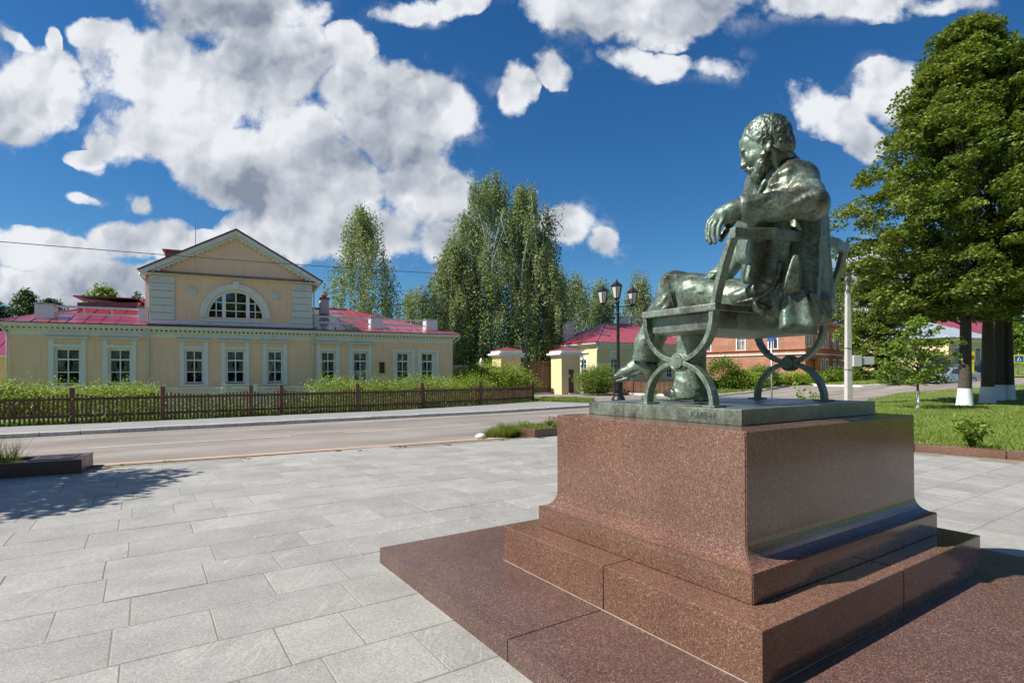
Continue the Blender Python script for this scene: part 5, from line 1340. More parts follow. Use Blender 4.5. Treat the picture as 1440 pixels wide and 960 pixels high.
# window in the side wall facing the gate
def side_win(parent, y0, y1, z0, z1, x):
    e = empty('window', (x, y1, z0)); e.parent = parent; e.rotation_euler = (0, 0, R(-90))
    sash_window(e, 0, y1 - y0, 0, z1 - z0, -.03, rows=(.25, .25, .25, .25), curtains=False, glassm='darkglass', back=False)
    m = MB(); w = y1 - y0; m.box(-.14, -.001, -.05, -.001, -.1, z1 - z0 + .15); m.box(w + .001, w + .14, -.05, -.001, -.1, z1 - z0 + .15); m.box(-.2, w + .2, -.1, -.001, z1 - z0 + .55, z1 - z0 + .7); m.box(-.14, w + .14, -.05, -.0005, z1 - z0 + .151, z1 - z0 + .28); m.build('window_surround', M['frame'], e)
def win_group(parent, y0, y1, z0, z1, x):       # window built on a side wall: frame, then panes as its children
    w, h = y1 - y0, z1 - z0; mb = MB(); f = .06
    for a, b, c, d in ((y0, y1, z0, z0 + f), (y0, y1, z1 - f, z1), (y0, y0 + f, z0, z1), (y1 - f, y1, z0, z1), ((y0+y1)/2 - .03, (y0+y1)/2 + .03, z0, z1)): mb.box(x - .05, x + .02, a, b, c, d)
    for k in (1, 2, 3): mb.box(x - .045, x + .02, y0, y1, z0 + h * k / 4 - .02, z0 + h * k / 4 + .02)
    mb.box(x - .06, x, y0 - .16, y0 - .001, z0 - .1, z1 + .2); mb.box(x - .06, x, y1 + .001, y1 + .16, z0 - .1, z1 + .2); mb.box(x - .06, x, y0, y1, z1 + .001, z1 + .2); mb.box(x - .14, x, y0 - .25, y1 + .25, z1 + .6, z1 + .75)
    wi = mb.build('window', M['frame'], parent); MB().box(x - .012, x - .002, y0 + .05, y1 - .05, z0 + .05, z1 - .05).build('pane', M['darkglass'], wi)
for y0 in (1.6, 5.2): win_group(yh, y0, y0 + .95, 1.37, 3.28, 0)
EZ2 = WZ + .13; rx0, rx1, ry, rz = 1.0, WX - 4.2, WY / 2, 7.3
A_, B_, C_, D_ = (-.45, -.45, EZ2), (WX + .45, -.45, EZ2), (WX + .45, WY + .45, EZ2), (-.45, WY + .45, EZ2)
r0_, r1_ = (4.6, ry, rz), (rx1, ry, rz)
standing_seam(yh, A_, B_, r1_, r0_, M['roof2'], .6); standing_seam(yh, D_, A_, r0_, r0_, M['roof2'], .6); standing_seam(yh, B_, C_, r1_, r1_, M['roof2'], .8); standing_seam(yh, C_, D_, r0_, r1_, M['roof2'], 1.0)
m = MB(); m.bar(A_, r0_, .16, .14); m.bar(B_, r1_, .16, .14); m.bar(r0_, r1_, .2, .14); m.build('ridge_cap', M['roof2'], yh)
for (x, y, z0) in ((.4, 5.6, 5.0), (7.6, 4.9, 6.5)):
    c = MB().box(x, x + 1.0, y, y + .8, z0, z0 + 1.7 if x > 5 else 7.3).build('chimney', M['chimney'], yh); zt = z0 + 1.7 if x > 5 else 7.3; MB().box(x - .08, x + 1.08, y - .08, y + .88, zt + .001, zt + .12).build('chimney_cap', M['metal'], c)
m = MB(); m.tube([(.05, -.38, 4.7), (.02, -.3, 4.5), (-.1, -.12, 4.1), (-.1, -.12, .3)], .07, 8); m.build('downpipe', M['pipe'], yh, True)
m = MB(); m.box(-.3, .3, -.25, .0, 2.35, 2.55); m.box(-.22, .22, -.18, .0, 2.1, 2.349); m.build('bracket', M['trim'], yh)
# brown board fence round its garden
def board_fence(pts, label, h=1.15, mat='wood_red', bw=.16, gap=.025, wave=.12):
    f = empty('fence', (pts[0][0], pts[0][1], T(*pts[0])), 0, label, 'fence'); o0 = Vector(f.location); cnt = 0
    me_ = MB().box(-bw / 2, bw / 2, -.012, .012, .06, h).me('board'); pm_ = MB().box(-.08, .08, -.08, .08, -.1, h + .22).me('post')
    for a, b in along(pts, 2.6):
        d = Vector((b[0] - a[0], b[1] - a[1], 0)); L = d.length; ang = math.atan2(d.y, d.x)
        o = put('post', pm_, M[mat], f, Vector((a[0], a[1], T(*a))) - o0); o.rotation_euler = (0, 0, ang)
        r = MB(); r.box(.08, L - .08, .013, .06, .25, .33); r.box(.08, L - .08, .013, .06, h - .3, h - .22); ro = r.build('rail', M[mat], f); ro.location = Vector((a[0], a[1], T(*a))) - o0; ro.rotation_euler = (0, 0, ang)
        n = int((L - .2) / (bw + gap))
        for k in range(n):
            t = .12 + bw / 2 + (L - .24 - bw) * k / max(1, n - 1); q = Vector((a[0], a[1], T(*a))) + d.normalized() * t; o = put('board', me_, M[mat], f, q - o0 - Vector((0, 0, wave * math.sin(math.pi * k / max(1, n - 1))))); o.rotation_euler = (0, 0, ang)
    return f
bp = [gp(x, y)[:2] for x, y in ((852, 553.5), (915, 553.5), (1000, 551.5), (1058, 548), (1088, 546.5))]
bp = [(7.6, 49.3)] + [tuple(q) for q in ((10.2, 47.3), (13.6, 45.4), (17.5, 49.0), (22.3, 53.8))]
board_fence(bp, 'reddish brown board fence with posts on the verge before the pale yellow house')

# ---------------------------------------------------------------- two-storey red brick building
bx, by = 32.65, 62.0; bz = T(bx, by) - .35
bb = empty('brick_building', (bx, by, bz), R(42.5), 'two-storey red brick building with white framed windows behind the bench end frames', 'building')
BW, BD, BH = 16.0, 23.0, 6.6
ww = [(3.2, 3.95), (4.75, 5.5), (6.25, 7.0), (8.9, 9.6), (11, 11.7), (13, 13.7)]
fr_h = [(a, b, 3.95, 5.55) for a, b in ww] + [(a, b, .9, 2.35) for a, b in ww[1:]] + [(.35, .95, 3.95, 5.6), (1.35, 1.95, 3.95, 5.6)] + [(1.7, 2.9, .1, 2.2)]
joined_wall('front_wall', M['brick'], bb, wall_holes(0, BW, 0, BH, fr_h, 0, .5))
sw = [(3.0, 4.0), (6.8, 7.8), (11.2, 12.2), (15.4, 16.4), (19.5, 20.5)]
mb = MB(); t_ = wall_holes(.0, BD - .501, 0, BH, [(a - .5, b - .5, 3.75, 5.3) for a, b in sw], 0, .5)
swm = MB(); swm.v = [(y, x + .501, z) for x, y, z in t_.v]; swm.f = [tuple(reversed(f)) for f in t_.f]; joined_wall('side_wall', M['brick'], bb, swm)
m = MB(); m.box(.5, BW, BD - .5, BD, 0, BH); m.box(BW - .5, BW, .501, BD - .5, 0, BH); m.build('back_walls', M['brick'], bb)
m = MB(); m.box(-.12, BW + .12, -.12, -.001, 2.95, 3.10); m.box(-.12, -.001, 0, BD, 2.95, 3.10); m.build('string_course', M['trim'], bb)
m = MB(); m.box(-.15, BW + .15, -.15, -.001, 3.55, 3.66); m.box(-.15, -.001, 0, BD, 3.5, 3.6); m.box(-.2, BW + .2, -.2, -.001, BH - .5, BH - .36); m.box(-.3, BW + .3, -.3, 0, BH - .2, BH + .05); m.box(-.3, -.001, .001, BD, BH - .2, BH + .05); m.box(-.2, -.001, .001, BD, BH - .5, BH - .36); m.build('brick_cornice', M['brick'], bb)
for (a, b, c, d) in fr_h[:-1]:
    mb = MB(); f = .13; y0, y1 = -.06, .12
    mb.box(a - .1, a + .02, y0, y1, c - .1, d + .1); mb.box(b - .02, b + .1, y0, y1, c - .1, d + .1); mb.box(a + .021, b - .021, y0, y1, d - .02, d + .18); mb.box(a - .15, b + .15, y0 - .05, y1, c - .2, c - .101); mb.box((a+b)/2 - .025, (a+b)/2 + .025, .05, .1, c, d); mb.box(a, b, .05, .1, c + (d - c) * .66, c + (d - c) * .66 + .05)
    wo = mb.build('window', M['frame'], bb); MB().box(a + .02, b - .02, .11, .12, c - .1, d).build('pane', M['darkglass'], wo)
for (y0_, y1_) in sw:
    a, b, c, d = y0_, y1_, 3.75, 5.3; mb = MB()
    mb.box(-.06, .12, a - .1, a + .02, c - .1, d + .1); mb.box(-.06, .12, b - .02, b + .1, c - .1, d + .1); mb.box(-.06, .12, a + .021, b - .021, d - .02, d + .22); mb.box(-.1, .12, a - .15, b + .15, c - .2, c - .101); mb.box(.05, .1, (a+b)/2 - .03, (a+b)/2 + .03, c, d); mb.box(.05, .1, a, b, c + (d-c)*.66, c + (d-c)*.66 + .05)
    wo = mb.build('window', M['frame'], bb); MB().box(.11, .12, a + .02, b - .02, c - .1, d).build('pane', M['darkglass'], wo)
dr = MB().box(1.701, 2.899, .1, .15, .1, 2.199).build('door', M['wood'], bb); m = MB(); m.tube([(1.3, -.7, 2.3), (1.7, -.7, 2.6), (2.3, -.7, 2.72), (2.9, -.7, 2.6), (3.3, -.7, 2.3)], .05, 6); m.box(1.3, 3.3, -.7, -.01, 2.28, 2.34); m.build('canopy', M['iron'], bb)
E3 = BH + .06; rr0, rr1 = (BW / 2, 7.0, 8.6), (BW / 2, BD - 7, 8.6); A_, B_, C_, D_ = (-.5, -.5, E3), (BW + .5, -.5, E3), (BW + .5, BD + .5, E3), (-.5, BD + .5, E3)
standing_seam(bb, A_, B_, rr0, rr0, M['roof2'], .9); standing_seam(bb, D_, A_, rr0, rr1, M['roof2'], .9); standing_seam(bb, B_, C_, rr1, rr0, M['roof2'], 1.2); standing_seam(bb, C_, D_, rr1, rr1, M['roof2'], 1.2)
MB().box(2.5, 3.2, 8, 8.6, 7, 9).build('chimney', M['brick'], bb)

# ---------------------------------------------------------------- yellow building with grey roof, red-roofed one behind
gx, gy = gp(1331, 523)[:2]; 
gx, gy = 43.5, 55.5; gb = empty('building', (gx, gy, T(gx, gy) - .2), R(24), 'cream yellow building with grey metal roof behind the limewashed tree trunks', 'building')
m = MB(); m.box(0, 8, 0, 10, 0, 3.45); m.build('wall', M['yellow2'], gb)
m = MB(); m.box(-.3, 8.3, -.3, 10.3, 3.451, 3.6); m.box(-.1, 8.1, -.1, -.001, 3.2, 3.45); m.build('cornice', M['trim'], gb)
for x in (.9, 2.6, 4.6, 6.4): 
    w = MB(); w.box(x - .1, x + .9, -.05, -.001, .9, 2.7); wo = w.build('window', M['frame'], gb); MB().box(x, x + .37, -.06, -.051, 1.0, 2.6).build('pane', M['darkglass'], wo); MB().box(x + .43, x + .8, -.06, -.051, 1.0, 2.6).build('pane', M['darkglass'], wo)
for y in (2, 6):
    w = MB(); w.box(-.05, -.001, y, y + 1.0, .9, 2.7); wo = w.build('window', M['frame'], gb); MB().box(-.06, -.051, y + .1, y + .9, 1.0, 2.6).build('pane', M['darkglass'], wo)
A_, B_, C_, D_ = (-.5, -.5, 3.61), (8.5, -.5, 3.61), (8.5, 10.5, 3.61), (-.5, 10.5, 3.61); r0_, r1_ = (3.6, 4.4, 5.7), (4.4, 5.6, 5.7)
standing_seam(gb, A_, B_, r1_, r0_, M['roof_grey'], .9); standing_seam(gb, D_, A_, r0_, r0_, M['roof_grey'], .9); standing_seam(gb, B_, C_, r1_, r1_, M['roof_grey'], 1.2); standing_seam(gb, C_, D_, r0_, r1_, M['roof_grey'], 1.2)
rb_ = empty('building', (54.0, 68.0, T(54, 68)), R(24), 'large building with plain red metal roof behind the grey roofed one', 'building')
MB().box(0, 14, 0, 9, 0, 3.8).build('wall', M['yellow2'], rb_)
standing_seam(rb_, (-.6, -.6, 3.9), (14.6, -.6, 3.9), (14.6, 4.5, 7.3), (-.6, 4.5, 7.3), M['roof2'], 1.1); standing_seam(rb_, (14.6, 9.6, 3.9), (-.6, 9.6, 3.9), (-.6, 4.5, 7.3), (14.6, 4.5, 7.3), M['roof2'], 1.4)
m = MB(); m.prism([(-.6, 3.9), (14.6, 3.9), (14.6, 3.7), (-.6, 3.7)][::-1], -.62, -.5); m.build('eave_board', M['trim'], rb_)
m = MB(); m.add([(.01, 0, 3.8), (.01, 9, 3.8), (.01, 4.5, 7.0), (13.9, 0, 3.8), (13.9, 9, 3.8), (13.9, 4.5, 7.0)], [(0, 2, 1), (3, 4, 5)]); m.build('gable_wall', M['yellow2'], rb_)

# ---------------------------------------------------------------- street lamp with three lanterns
lp = gp(870, 563.2); sl = empty('street_lamp', tuple(lp), R(10), 'black cast iron lamp post with three lanterns, beside the pointed bronze shoe', 'street lamp')
k = 1.0
m = MB(); m.lathe([(.46, 0), (.46, .10), (.42, .13), (.42, .2), (.34, .28), (.33, .38), (.36, .42), (.30, .50)], 12); m.build('base', M['iron'], sl, True)
m = MB(); n = 12
prof = [(.30, .5), (.255, .75), (.235, 1.1), (.23, 1.45), (.27, 1.50), (.27, 1.58), (.20, 1.66), (.15, 1.72), (.115, 1.9), (.10, 3.5), (.095, 5.6), (.12, 5.65), (.12, 5.75), (.095, 5.8), (.09, 6.35), (.13, 6.4), (.13, 6.5), (.05, 6.6), (.03, 6.7)]
m.lathe(prof, 16); m.build('pole', M['iron'], sl, True)
m = MB()
for i in range(12): a = 2 * math.pi * i / 12; m.bar((.262 * math.cos(a), .262 * math.sin(a), .6), (.236 * math.cos(a), .236 * math.sin(a), 1.42), .03, .03)
m.build('flutes', M['iron'], sl)
def lantern(ang, reach, zb):
    cx, cy = reach * math.cos(R(ang)), reach * math.sin(R(ang))
    ar = MB(); ar.tube([(.08 * math.cos(R(ang)), .08 * math.sin(R(ang)), 6.15), (cx * .5, cy * .5, 6.22), (cx, cy, 6.2), (cx, cy, zb)], .032, 8)
    sp = [(cx * .5 + cx * .22 * math.cos(t) * (1 - t / 9), cy * .5 + cy * .22 * math.cos(t) * (1 - t / 9), 5.98 + .16 * math.sin(t) * (1 - t / 9)) for t in np.linspace(0, 7.5, 26)]
    ar.tube(sp, .018, 6); sp = [(cx * .8 + .1 * math.cos(t) * (1 - t / 8), cy * .8, 6.04 + .1 * math.sin(t) * (1 - t / 8)) for t in np.linspace(0, 6.5, 20)]; ar.tube(sp, .014, 6)
    ar.build('arm', M['iron'], sl, True)
    ln = MB(); ln.lathe([(.05, zb - .02), (.16, zb + .04), (.20, zb + .10), (.22, zb + .14)], 6, (cx, cy, 0)); 
    for i in range(6): a = 2 * math.pi * i / 6; ln.bar((cx + .215 * math.cos(a), cy + .215 * math.sin(a), zb + .12), (cx + .35 * math.cos(a), cy + .35 * math.sin(a), zb + .88), .03, .03)
    ln.lathe([(.345, zb + .86), (.40, zb + .89), (.42, zb + .93), (.30, zb + 1.04), (.17, zb + 1.14), (.10, zb + 1.17), (.08, zb + 1.24), (.03, zb + 1.28), (.04, zb + 1.32), (.01, zb + 1.40)], 6, (cx, cy, 0))
    lo = ln.build('lantern', M['iron'], sl); g = MB(); g.lathe([(.20, zb + .141), (.335, zb + .859)], 6, (cx, cy, 0)); g.build('lantern_glass', M['lampglass'], lo)
lantern(-12, .98, 6.22 - .02); lantern(168, .98, 6.3); lantern(-118, .55, 6.55)

# ---------------------------------------------------------------- concrete pole, boxes, wires
pp = gp(1193.5, 567.5); po = empty('utility_pole', tuple(pp), 0, 'pale square concrete utility pole with two grey meter boxes, on the grass behind the bench', 'pole')
H_ = 1.7 + (523 - 379) / FPX * pp[1]
m = MB(); m.add([(-.165, -.165, -.2), (.165, -.165, -.2), (.165, .165, -.2), (-.165, .165, -.2), (-.10, -.10, H_), (.10, -.10, H_), (.10, .10, H_), (-.10, .10, H_)], [(3,2,1,0),(4,5,6,7),(0,1,5,4),(1,2,6,5),(2,3,7,6),(3,0,4,7)]); m.build('shaft', M['concrete'], po, bevel=.02)
zb = 1.7 + (523.5 - 511) / FPX * pp[1]
MB().box(.152, .62, -.25, .1, zb - .12, zb + .5).build('meter_box', M['box'], po, bevel=.02); MB().box(.66, 1.35, -.2, .1, zb - .02, zb + .42).build('meter_box', M['box'], po, bevel=.02); MB().bar((.1, .12, zb + .2), (1.35, .12, zb + .2), .04, .05).build('bracket', M['metal'], po)
for z in (1.9, 3.1, H_ - .6): m = MB(); q = .178 - z * .0085; m.box(-q, q, -q, q, z, z + .05); m.build('band', M['metal'], po)
m = MB(); m.tube([(0, 0, H_), (0, 0, H_ + .9)], .02, 6); m.box(-.25, .25, -.03, .03, H_ - .25, H_ - .17); m.build('crossarm', M['metal'], po)
def cable(pts, label, r=.012):
    m = MB(); m.tube(pts, r, 5); o = m.build('overhead_cable', M['cable'], None, True); tag(o, label, 'cable')
def sag(a, b, s, n=24): return [tuple(np.array(a) * (1 - t) + np.array(b) * t - np.array([0, 0, s * 4 * t * (1 - t)])) for t in np.linspace(0, 1, n)]
cable(sag(at(-150, 327, 20), at(700, 389, 33), .12), 'thin overhead cable crossing in front of the gable', .016)
cable(sag((pp[0], pp[1], H_ + .3), at(1600, 520, 62), .6), 'thin overhead cable running from the concrete pole to the right', .012)
cable(sag((pp[0], pp[1], H_ + .1), at(1000, 395, 90), .5), 'thin overhead cable running from the concrete pole to the left', .012)

# ---------------------------------------------------------------- signs
s_ = empty('sign_post', (10.25, 22.0, 0), 0, 'thin grey post with a small blue sign seen edge-on through the far bench frame', 'sign post')
m = MB(); m.tube([(0, 0, 0), (0, 0, 3.0)], .035, 8); m.build('post', M['metal'], s_, True); m = MB().box(-.03, .03, -.3, .3, 3.001, 3.65).build('sign_panel', M['sign_blue'], s_)
def signpost(px, D, zc_px, label, build):
    q = at(px, zc_px, D); z0 = T(q[0], q[1]); e = empty('road_sign', (q[0], q[1], z0), 0, label, 'road sign'); m = MB(); m.tube([(0, .04, 0), (0, .04, q[2] - z0 + .5)], .035, 8); m.build('post', M['metal'], e, True); build(e, q[2] - z0); return e
def b1(e, z):
    MB().box(-.16, .16, -.02, .0, z - .75, z + .05).build('sign_panel', M['sign_yellow'], e); MB().box(-.2, .2, -.02, .0, z + .1, z + .95).build('sign_panel', M['sign_yellow'], e)
    m = MB(); m.lathe([(.17, 0), (.17, .01)], 14); m.v = [(x, -.025 - zz, y + z + .5) for x, y, zz in m.v]; m.build('red_disc', M['sign_red'], e)
signpost(1367, 44, 511, 'tall yellow bordered road sign just right of the nearest limewashed trunk', b1)
def b2(e, z):
    for r, mt, y in ((.36, 'sign_red', 0), (.29, 'sign_blue', .012)):
        m = MB(); m.lathe([(r, 0), (r, .01)], 20); m.v = [(x, -.02 - y - zz, yy + z) for x, yy, zz in m.v]; m.build('disc', M[mt], e)
    m = MB(); m.bar((-.2, -.05, z - .2), (.2, -.05, z + .2), .06, .01, (0, 1, 0)); m.bar((-.2, -.052, z + .2), (.2, -.052, z - .2), .06, .01, (0, 1, 0)); m.build('red_cross', M['sign_red'], e)
    MB().box(-.32, .32, -.03, -.01, z - .78, z - .42).build('plate', M['frame'], e); MB().box(-.1, .1, -.04, -.031, z - .68, z - .52).build('plate_symbol', M['dark'], e)
signpost(1399, 50, 498, 'round blue no-stopping sign with red cross between two dark trunks', b2)
def b3(e, z):
    MB().box(-.55, .55, -.02, 0, z - .38, z + .38).build('sign_panel', M['sign_yellow'], e); MB().box(-.36, .36, -.03, -.021, z - .26, z + .26).build('blue_panel', M['sign_blue'], e)
    m = MB(); m.prism([(-.2, z - .18), (.2, z - .18), (0, z + .2)], -.04, -.031); m.build('white_triangle', M['frame'], e); MB().box(-.03, .03, -.05, -.041, z - .14, z + .08).build('walker_figure', M['dark'], e)
signpost(1433, 48, 504.5, 'pedestrian crossing sign, blue on yellow, at the right edge', b3)

# ---------------------------------------------------------------- parked cars
def car(loc, rz, mat, label, grp=None):
    c = empty('parked_car', loc, rz, label, 'car')
    L, Wd = 4.3, 1.7
    side = [(0, .35), (.05, .62), (.25, .78), (1.15, .88), (1.75, 1.32), (2.2, 1.42), (3.0, 1.40), (3.65, 1.02), (4.15, .98), (4.28, .7), (4.3, .35)]
    def prof(sc, y): return [(x, y, z) for x, z in side]
    mb = MB(); ys = [(0, .94), (.06, 1), (Wd - .06, 1), (Wd, .94)]
    for y, s in ys:
        for x, z in side + [(4.2, .22), (.1, .22)]:
            tuck = .16 * max(0, (z - .85) / .55); yy = y + (tuck if y < Wd / 2 else -tuck); mb.v.append((2.15 + (x - 2.15) * s, yy, .22 + (z - .22) * (1 if s == 1 else .98)))
    n = len(side) + 2
    for i in range(3):
        for k in range(n): a = i * n + k; b = i * n + (k + 1) % n; mb.f.append((a, b, b + n, a + n))
    mb.f += [tuple(range(n)), tuple(3 * n + k for k in reversed(range(n)))]
    o = mb.build('body', mat, c, True); fix_normals(o)
    mod = o.modifiers.new('e', 'EDGE_SPLIT'); mod.split_angle = R(38)
    for y, s in ((-.006, 1), (Wd + .006, -1)):
        for poly in ([(1.35, .92), (1.85, 1.28), (2.3, 1.36), (2.3, .92)], [(2.36, .92), (2.36, 1.36), (2.98, 1.34), (3.5, 1.0), (3.45, .92)]):
            g = MB(); g.v = [(x, y + s * .16 * max(0, (z - .85) / .55), z) for x, z in poly] + [(x, y + s * (.02 + .16 * max(0, (z - .85) / .55)), z) for x, z in poly]; q = len(poly); g.f = [tuple(range(q)), tuple(reversed(range(q, 2 * q)))] + [(i, (i + 1) % q, (i + 1) % q + q, i + q) for i in range(q)]
            fix_normals(g.build('side_window', M['darkglass'], c))
    for poly in ([(1.16, .90), (1.74, 1.31)], [(3.62, 1.05), (3.05, 1.39)]):
        (x0, z0), (x1, z1) = poly; g = MB(); g.add([(x0 - .01, .14, z0 + .02), (x0 - .01, Wd - .14, z0 + .02), (x1, Wd - .28, z1 + .015), (x1, .28, z1 + .015)], [(0, 1, 2, 3)]); g.build('windscreen', M['darkglass'], c)
    for x in (.78, 3.45):
        for y in (-.01, Wd + .01 - .2):
            w = MB(); w.lathe([(.22, 0), (.30, .0), (.31, .03), (.31, .17), (.30, .20), (.22, .20)], 18); w.v = [(x + a, y + zz, .31 + b) for a, b, zz in w.v]; wo = w.build('wheel', M['tyre'], c, True)
            h = MB(); h.lathe([(.20, 0), (.20, .21)], 12); h.v = [(x + a, y - .005 + zz, .31 + b) for a, b, zz in h.v]; h.build('rim', M['metal'], wo)
    for y in (.12, Wd - .42): MB().box(.02, .1, y, y + .3, .6, .74).build('headlight', M['frame'], c); MB().box(4.22, 4.31, y, y + .3, .7, .86).build('tail_light', M['sign_red'], c)
    for y in (-.12, Wd): MB().box(1.3, 1.45, y, y + .12, .92, 1.02).build('mirror', mat, c)
    return c
q = at(1314, 527, 46.0); car((q[0], q[1], T(q[0], q[1]) - .02), R(4), M['chrome'], 'silver saloon car parked before the cream building, left of the nearest trunk')
q = at(1378, 527, 50.0); car((q[0] - 1.0, q[1], T(q[0], q[1])), R(12), M['darkcar'], 'dark car behind the limewashed trunks, right of the silver one')
# ---------------------------------------------------------------- foliage
def leaves_mesh(name, C, size, up=.35, aspect=1.6, flat=None, droop=0):
    """one small folded leaf (2 triangles) at each centre; C (n,3)"""
    n = len(C); N = rng.normal(size=(n, 3)); N /= np.linalg.norm(N, axis=1)[:, None] + 1e-9; N[:, 2] = np.abs(N[:, 2]) * (1 - up) + up * 1.4; N /= np.linalg.norm(N, axis=1)[:, None]
    A = rng.normal(size=(n, 3)); A[:, 2] -= droop; A -= N * (A * N).sum(1)[:, None]; A /= np.linalg.norm(A, axis=1)[:, None] + 1e-9
    Bv = np.cross(N, A); s = size * rng.uniform(.65, 1.3, (n, 1)); l, w = s, s / aspect
    P = np.stack([C - A * l * .5, C + Bv * w * .5 + N * w * .12, C + A * l * .5, C - Bv * w * .5 + N * w * .12], 1)
    F = np.arange(n * 4).reshape(n, 4)
    return mesh_np(name, P.reshape(-1, 3), F)
def blobpts(n, c, r, shell=.5, flat=1.0):
    d = rng.normal(size=(n, 3)); d /= np.linalg.norm(d, axis=1)[:, None]; rr = rng.uniform(shell, 1, (n, 1)) ** .6
    return np.array(c) + d * rr * np.array(r)
def limb(mb, a, b, r0, r1, n=7, bend=.1, seg=5):
    a, b = np.array(a), np.array(b); L = np.linalg.norm(b - a); o = rng.normal(size=3) * bend * L
    pts = [a * (1 - t) + b * t + o * math.sin(math.pi * t) * (1 if t < 1 else 0) for t in np.linspace(0, 1, seg)]
    mb.tube(pts, [r0 + (r1 - r0) * t for t in np.linspace(0, 1, seg)], n)
def crown_profile(kind, t):
    if kind == 'round': return math.sin(math.pi * min(1, max(.0, .12 + .88 * t)) ** .85) ** .6
    if kind == 'birch': return float(np.interp(t, [0, .12, .3, .5, .68, .82, .93, 1], [.5, .82, 1, .95, .80, .62, .44, .16]))
    if kind == 'linden': return float(np.interp(t, [0, .1, .23, .35, .48, .6, .72, .84, .96, 1], [.42, .72, .92, 1, .88, .78, .58, .42, .2, .1]))
    if kind == 'birchy': return max(.02, math.sin(math.pi * min(1, .18 + .80 * t) ** .95)) ** .55
    if kind == 'cone': return (1 - t) ** .8 + .05
    return 1
def tree(name, loc, h, crown_z0, rx, label, leafm='maple', kind='round', clumps=260, per=160, cr=.75, leaf=.16, trunk_r=.25, lime=0, group=None, cat='tree', ry=None, lean=(0, 0), trunks=None, droop=0, up=.4, flat=.55, scoop=None, bark='bark', cutfn=None, core=.35):
    ry = ry or rx
    t = empty(name, loc, rng.uniform(0, 6) * 0, label, cat, group)
    tops = []
    mb = MB(); base = trunks or [(0, 0)]
    for (bx_, by_) in base:
        topp = (bx_ * .3 + lean[0], by_ * .3 + lean[1], crown_z0 + (h - crown_z0) * .62)
        pts = [(bx_, by_, -.15), (bx_, by_, .15), (bx_ * .98 + .02, by_, .9), (bx_ * .95 + lean[0] * .2, by_ + lean[1] * .2, crown_z0 * .7), topp]
        mb.tube(pts, [trunk_r * 1.55, trunk_r * 1.2, trunk_r, trunk_r * .88, trunk_r * .22], 10)
        tops.append(topp)
    # clumps through the crown's volume, denser at the shell
    ph = rng.uniform(0, 6.28, 6); cl = []
    while len(cl) < clumps:
        tz = rng.uniform(0, 1); p = crown_profile(kind, tz); a = rng.uniform(0, 2 * math.pi); q = math.sqrt(rng.uniform(core ** 2, 1))
        lob = 1 + .16 * math.sin(3 * a + 5 * tz + ph[0]) + .10 * math.sin(7 * a - 9 * tz + ph[1])
        if kind == 'birch': lob = (lob + .16 * math.sin(2 * a + 11 * tz + ph[2]) + .14 * math.sin(5 * a - 17 * tz + ph[3]) + .10 * math.sin(23 * tz + 4 * a + ph[4])) * rng.uniform(.9, 1.14)
        c = np.array([lean[0] + rx * p * q * lob * math.cos(a), lean[1] + ry * p * q * lob * math.sin(a), crown_z0 + (h - crown_z0) * tz])
        if cutfn and not cutfn(c): continue
        cl.append(c)
    cl = np.array(cl)
    for i in rng.choice(len(cl), min(len(cl), 46), replace=False):
        c = cl[i]; zs = crown_z0 * .85 + (c[2] - crown_z0) * .55; f = min(1, zs / (crown_z0 + (h - crown_z0) * .62)); b0 = base[i % len(base)]
        s0 = np.array([b0[0] * (1 - .7 * f) + lean[0] * f, b0[1] * (1 - .7 * f) + lean[1] * f, zs])
        limb(mb, s0, c, max(.02, trunk_r * .28 * (1 - f * .6)), .015, 5)
    mb.build('trunk', M[bark], t, True)
    if lime:
        l = MB()
        for (bx_, by_) in base: l.tube([(bx_, by_, -.15), (bx_, by_, .15), (bx_ * .98 + .02, by_, .9), (bx_ * .98 + .02, by_, .901)][:3], [trunk_r * 1.62, trunk_r * 1.26, trunk_r * 1.055], 10, cap=False)
        l.build('limewashed_base', M['lime'], t, True)
    m = len(cl) * per; rr = cr * rng.uniform(.6, 1.25, (len(cl), 1)); d = rng.normal(size=(len(cl), per, 3)); d /= np.linalg.norm(d, axis=2)[:, :, None]
    q = rng.uniform(.15, 1, (len(cl), per, 1)) ** .5; P = d * q * rr[:, None] * np.array([1, 1, flat])
    if droop: # hanging strands
        P[:, :, :2] *= .62; P[:, :, 2] *= 1.3; P[:, :, 2] -= np.abs(rng.normal(size=(len(cl), per))) * droop * cr
    else: P[:, :, 2] -= (P[:, :, 0] ** 2 + P[:, :, 1] ** 2) / (cr * 2.2)
    P = P + cl[:, None, :]
    link('crown', leaves_mesh('crown', P.reshape(-1, 3), leaf, up, 1.5, droop=droop), M[leafm], t)
    return t
# the four old lindens on the lawn
lin = 'old limewashed lindens on the lawn'
def tcut(c): return True
q1 = (22.96, 28.27, T(22.96, 28.27)); q2 = (25.5, 29.9, T(25.5, 29.9)); q3 = (27.9, 31.6, T(27.9, 31.6))
tree('linden_tree', q1, 19.4, 4.7, 5.9, 'nearest linden with mossy limewashed trunk, its big crown reaching over the sapling', clumps=640, per=150, cr=.76, leaf=.20, trunk_r=.28, lime=.78, group=lin, lean=(.3, .0), ry=5.0, core=.45, kind='linden', up=.5, flat=.42)
tree('linden_tree', q2, 19.0, 5.2, 4.6, 'second linden with dark trunk and flared white base, just right of the nearest', clumps=420, per=150, cr=.9, leaf=.20, trunk_r=.29, lime=.8, group=lin, lean=(.6, .4), core=.5, up=.5, flat=.42)
tree('linden_tree', q3, 17.5, 5.0, 4.4, 'twin-trunked linden, rightmost of the limewashed lindens', clumps=320, per=150, cr=.9, leaf=.20, trunk_r=.24, lime=.8, group=lin, trunks=[(-.30, 0), (.32, .05)], core=.5, up=.5, flat=.42)
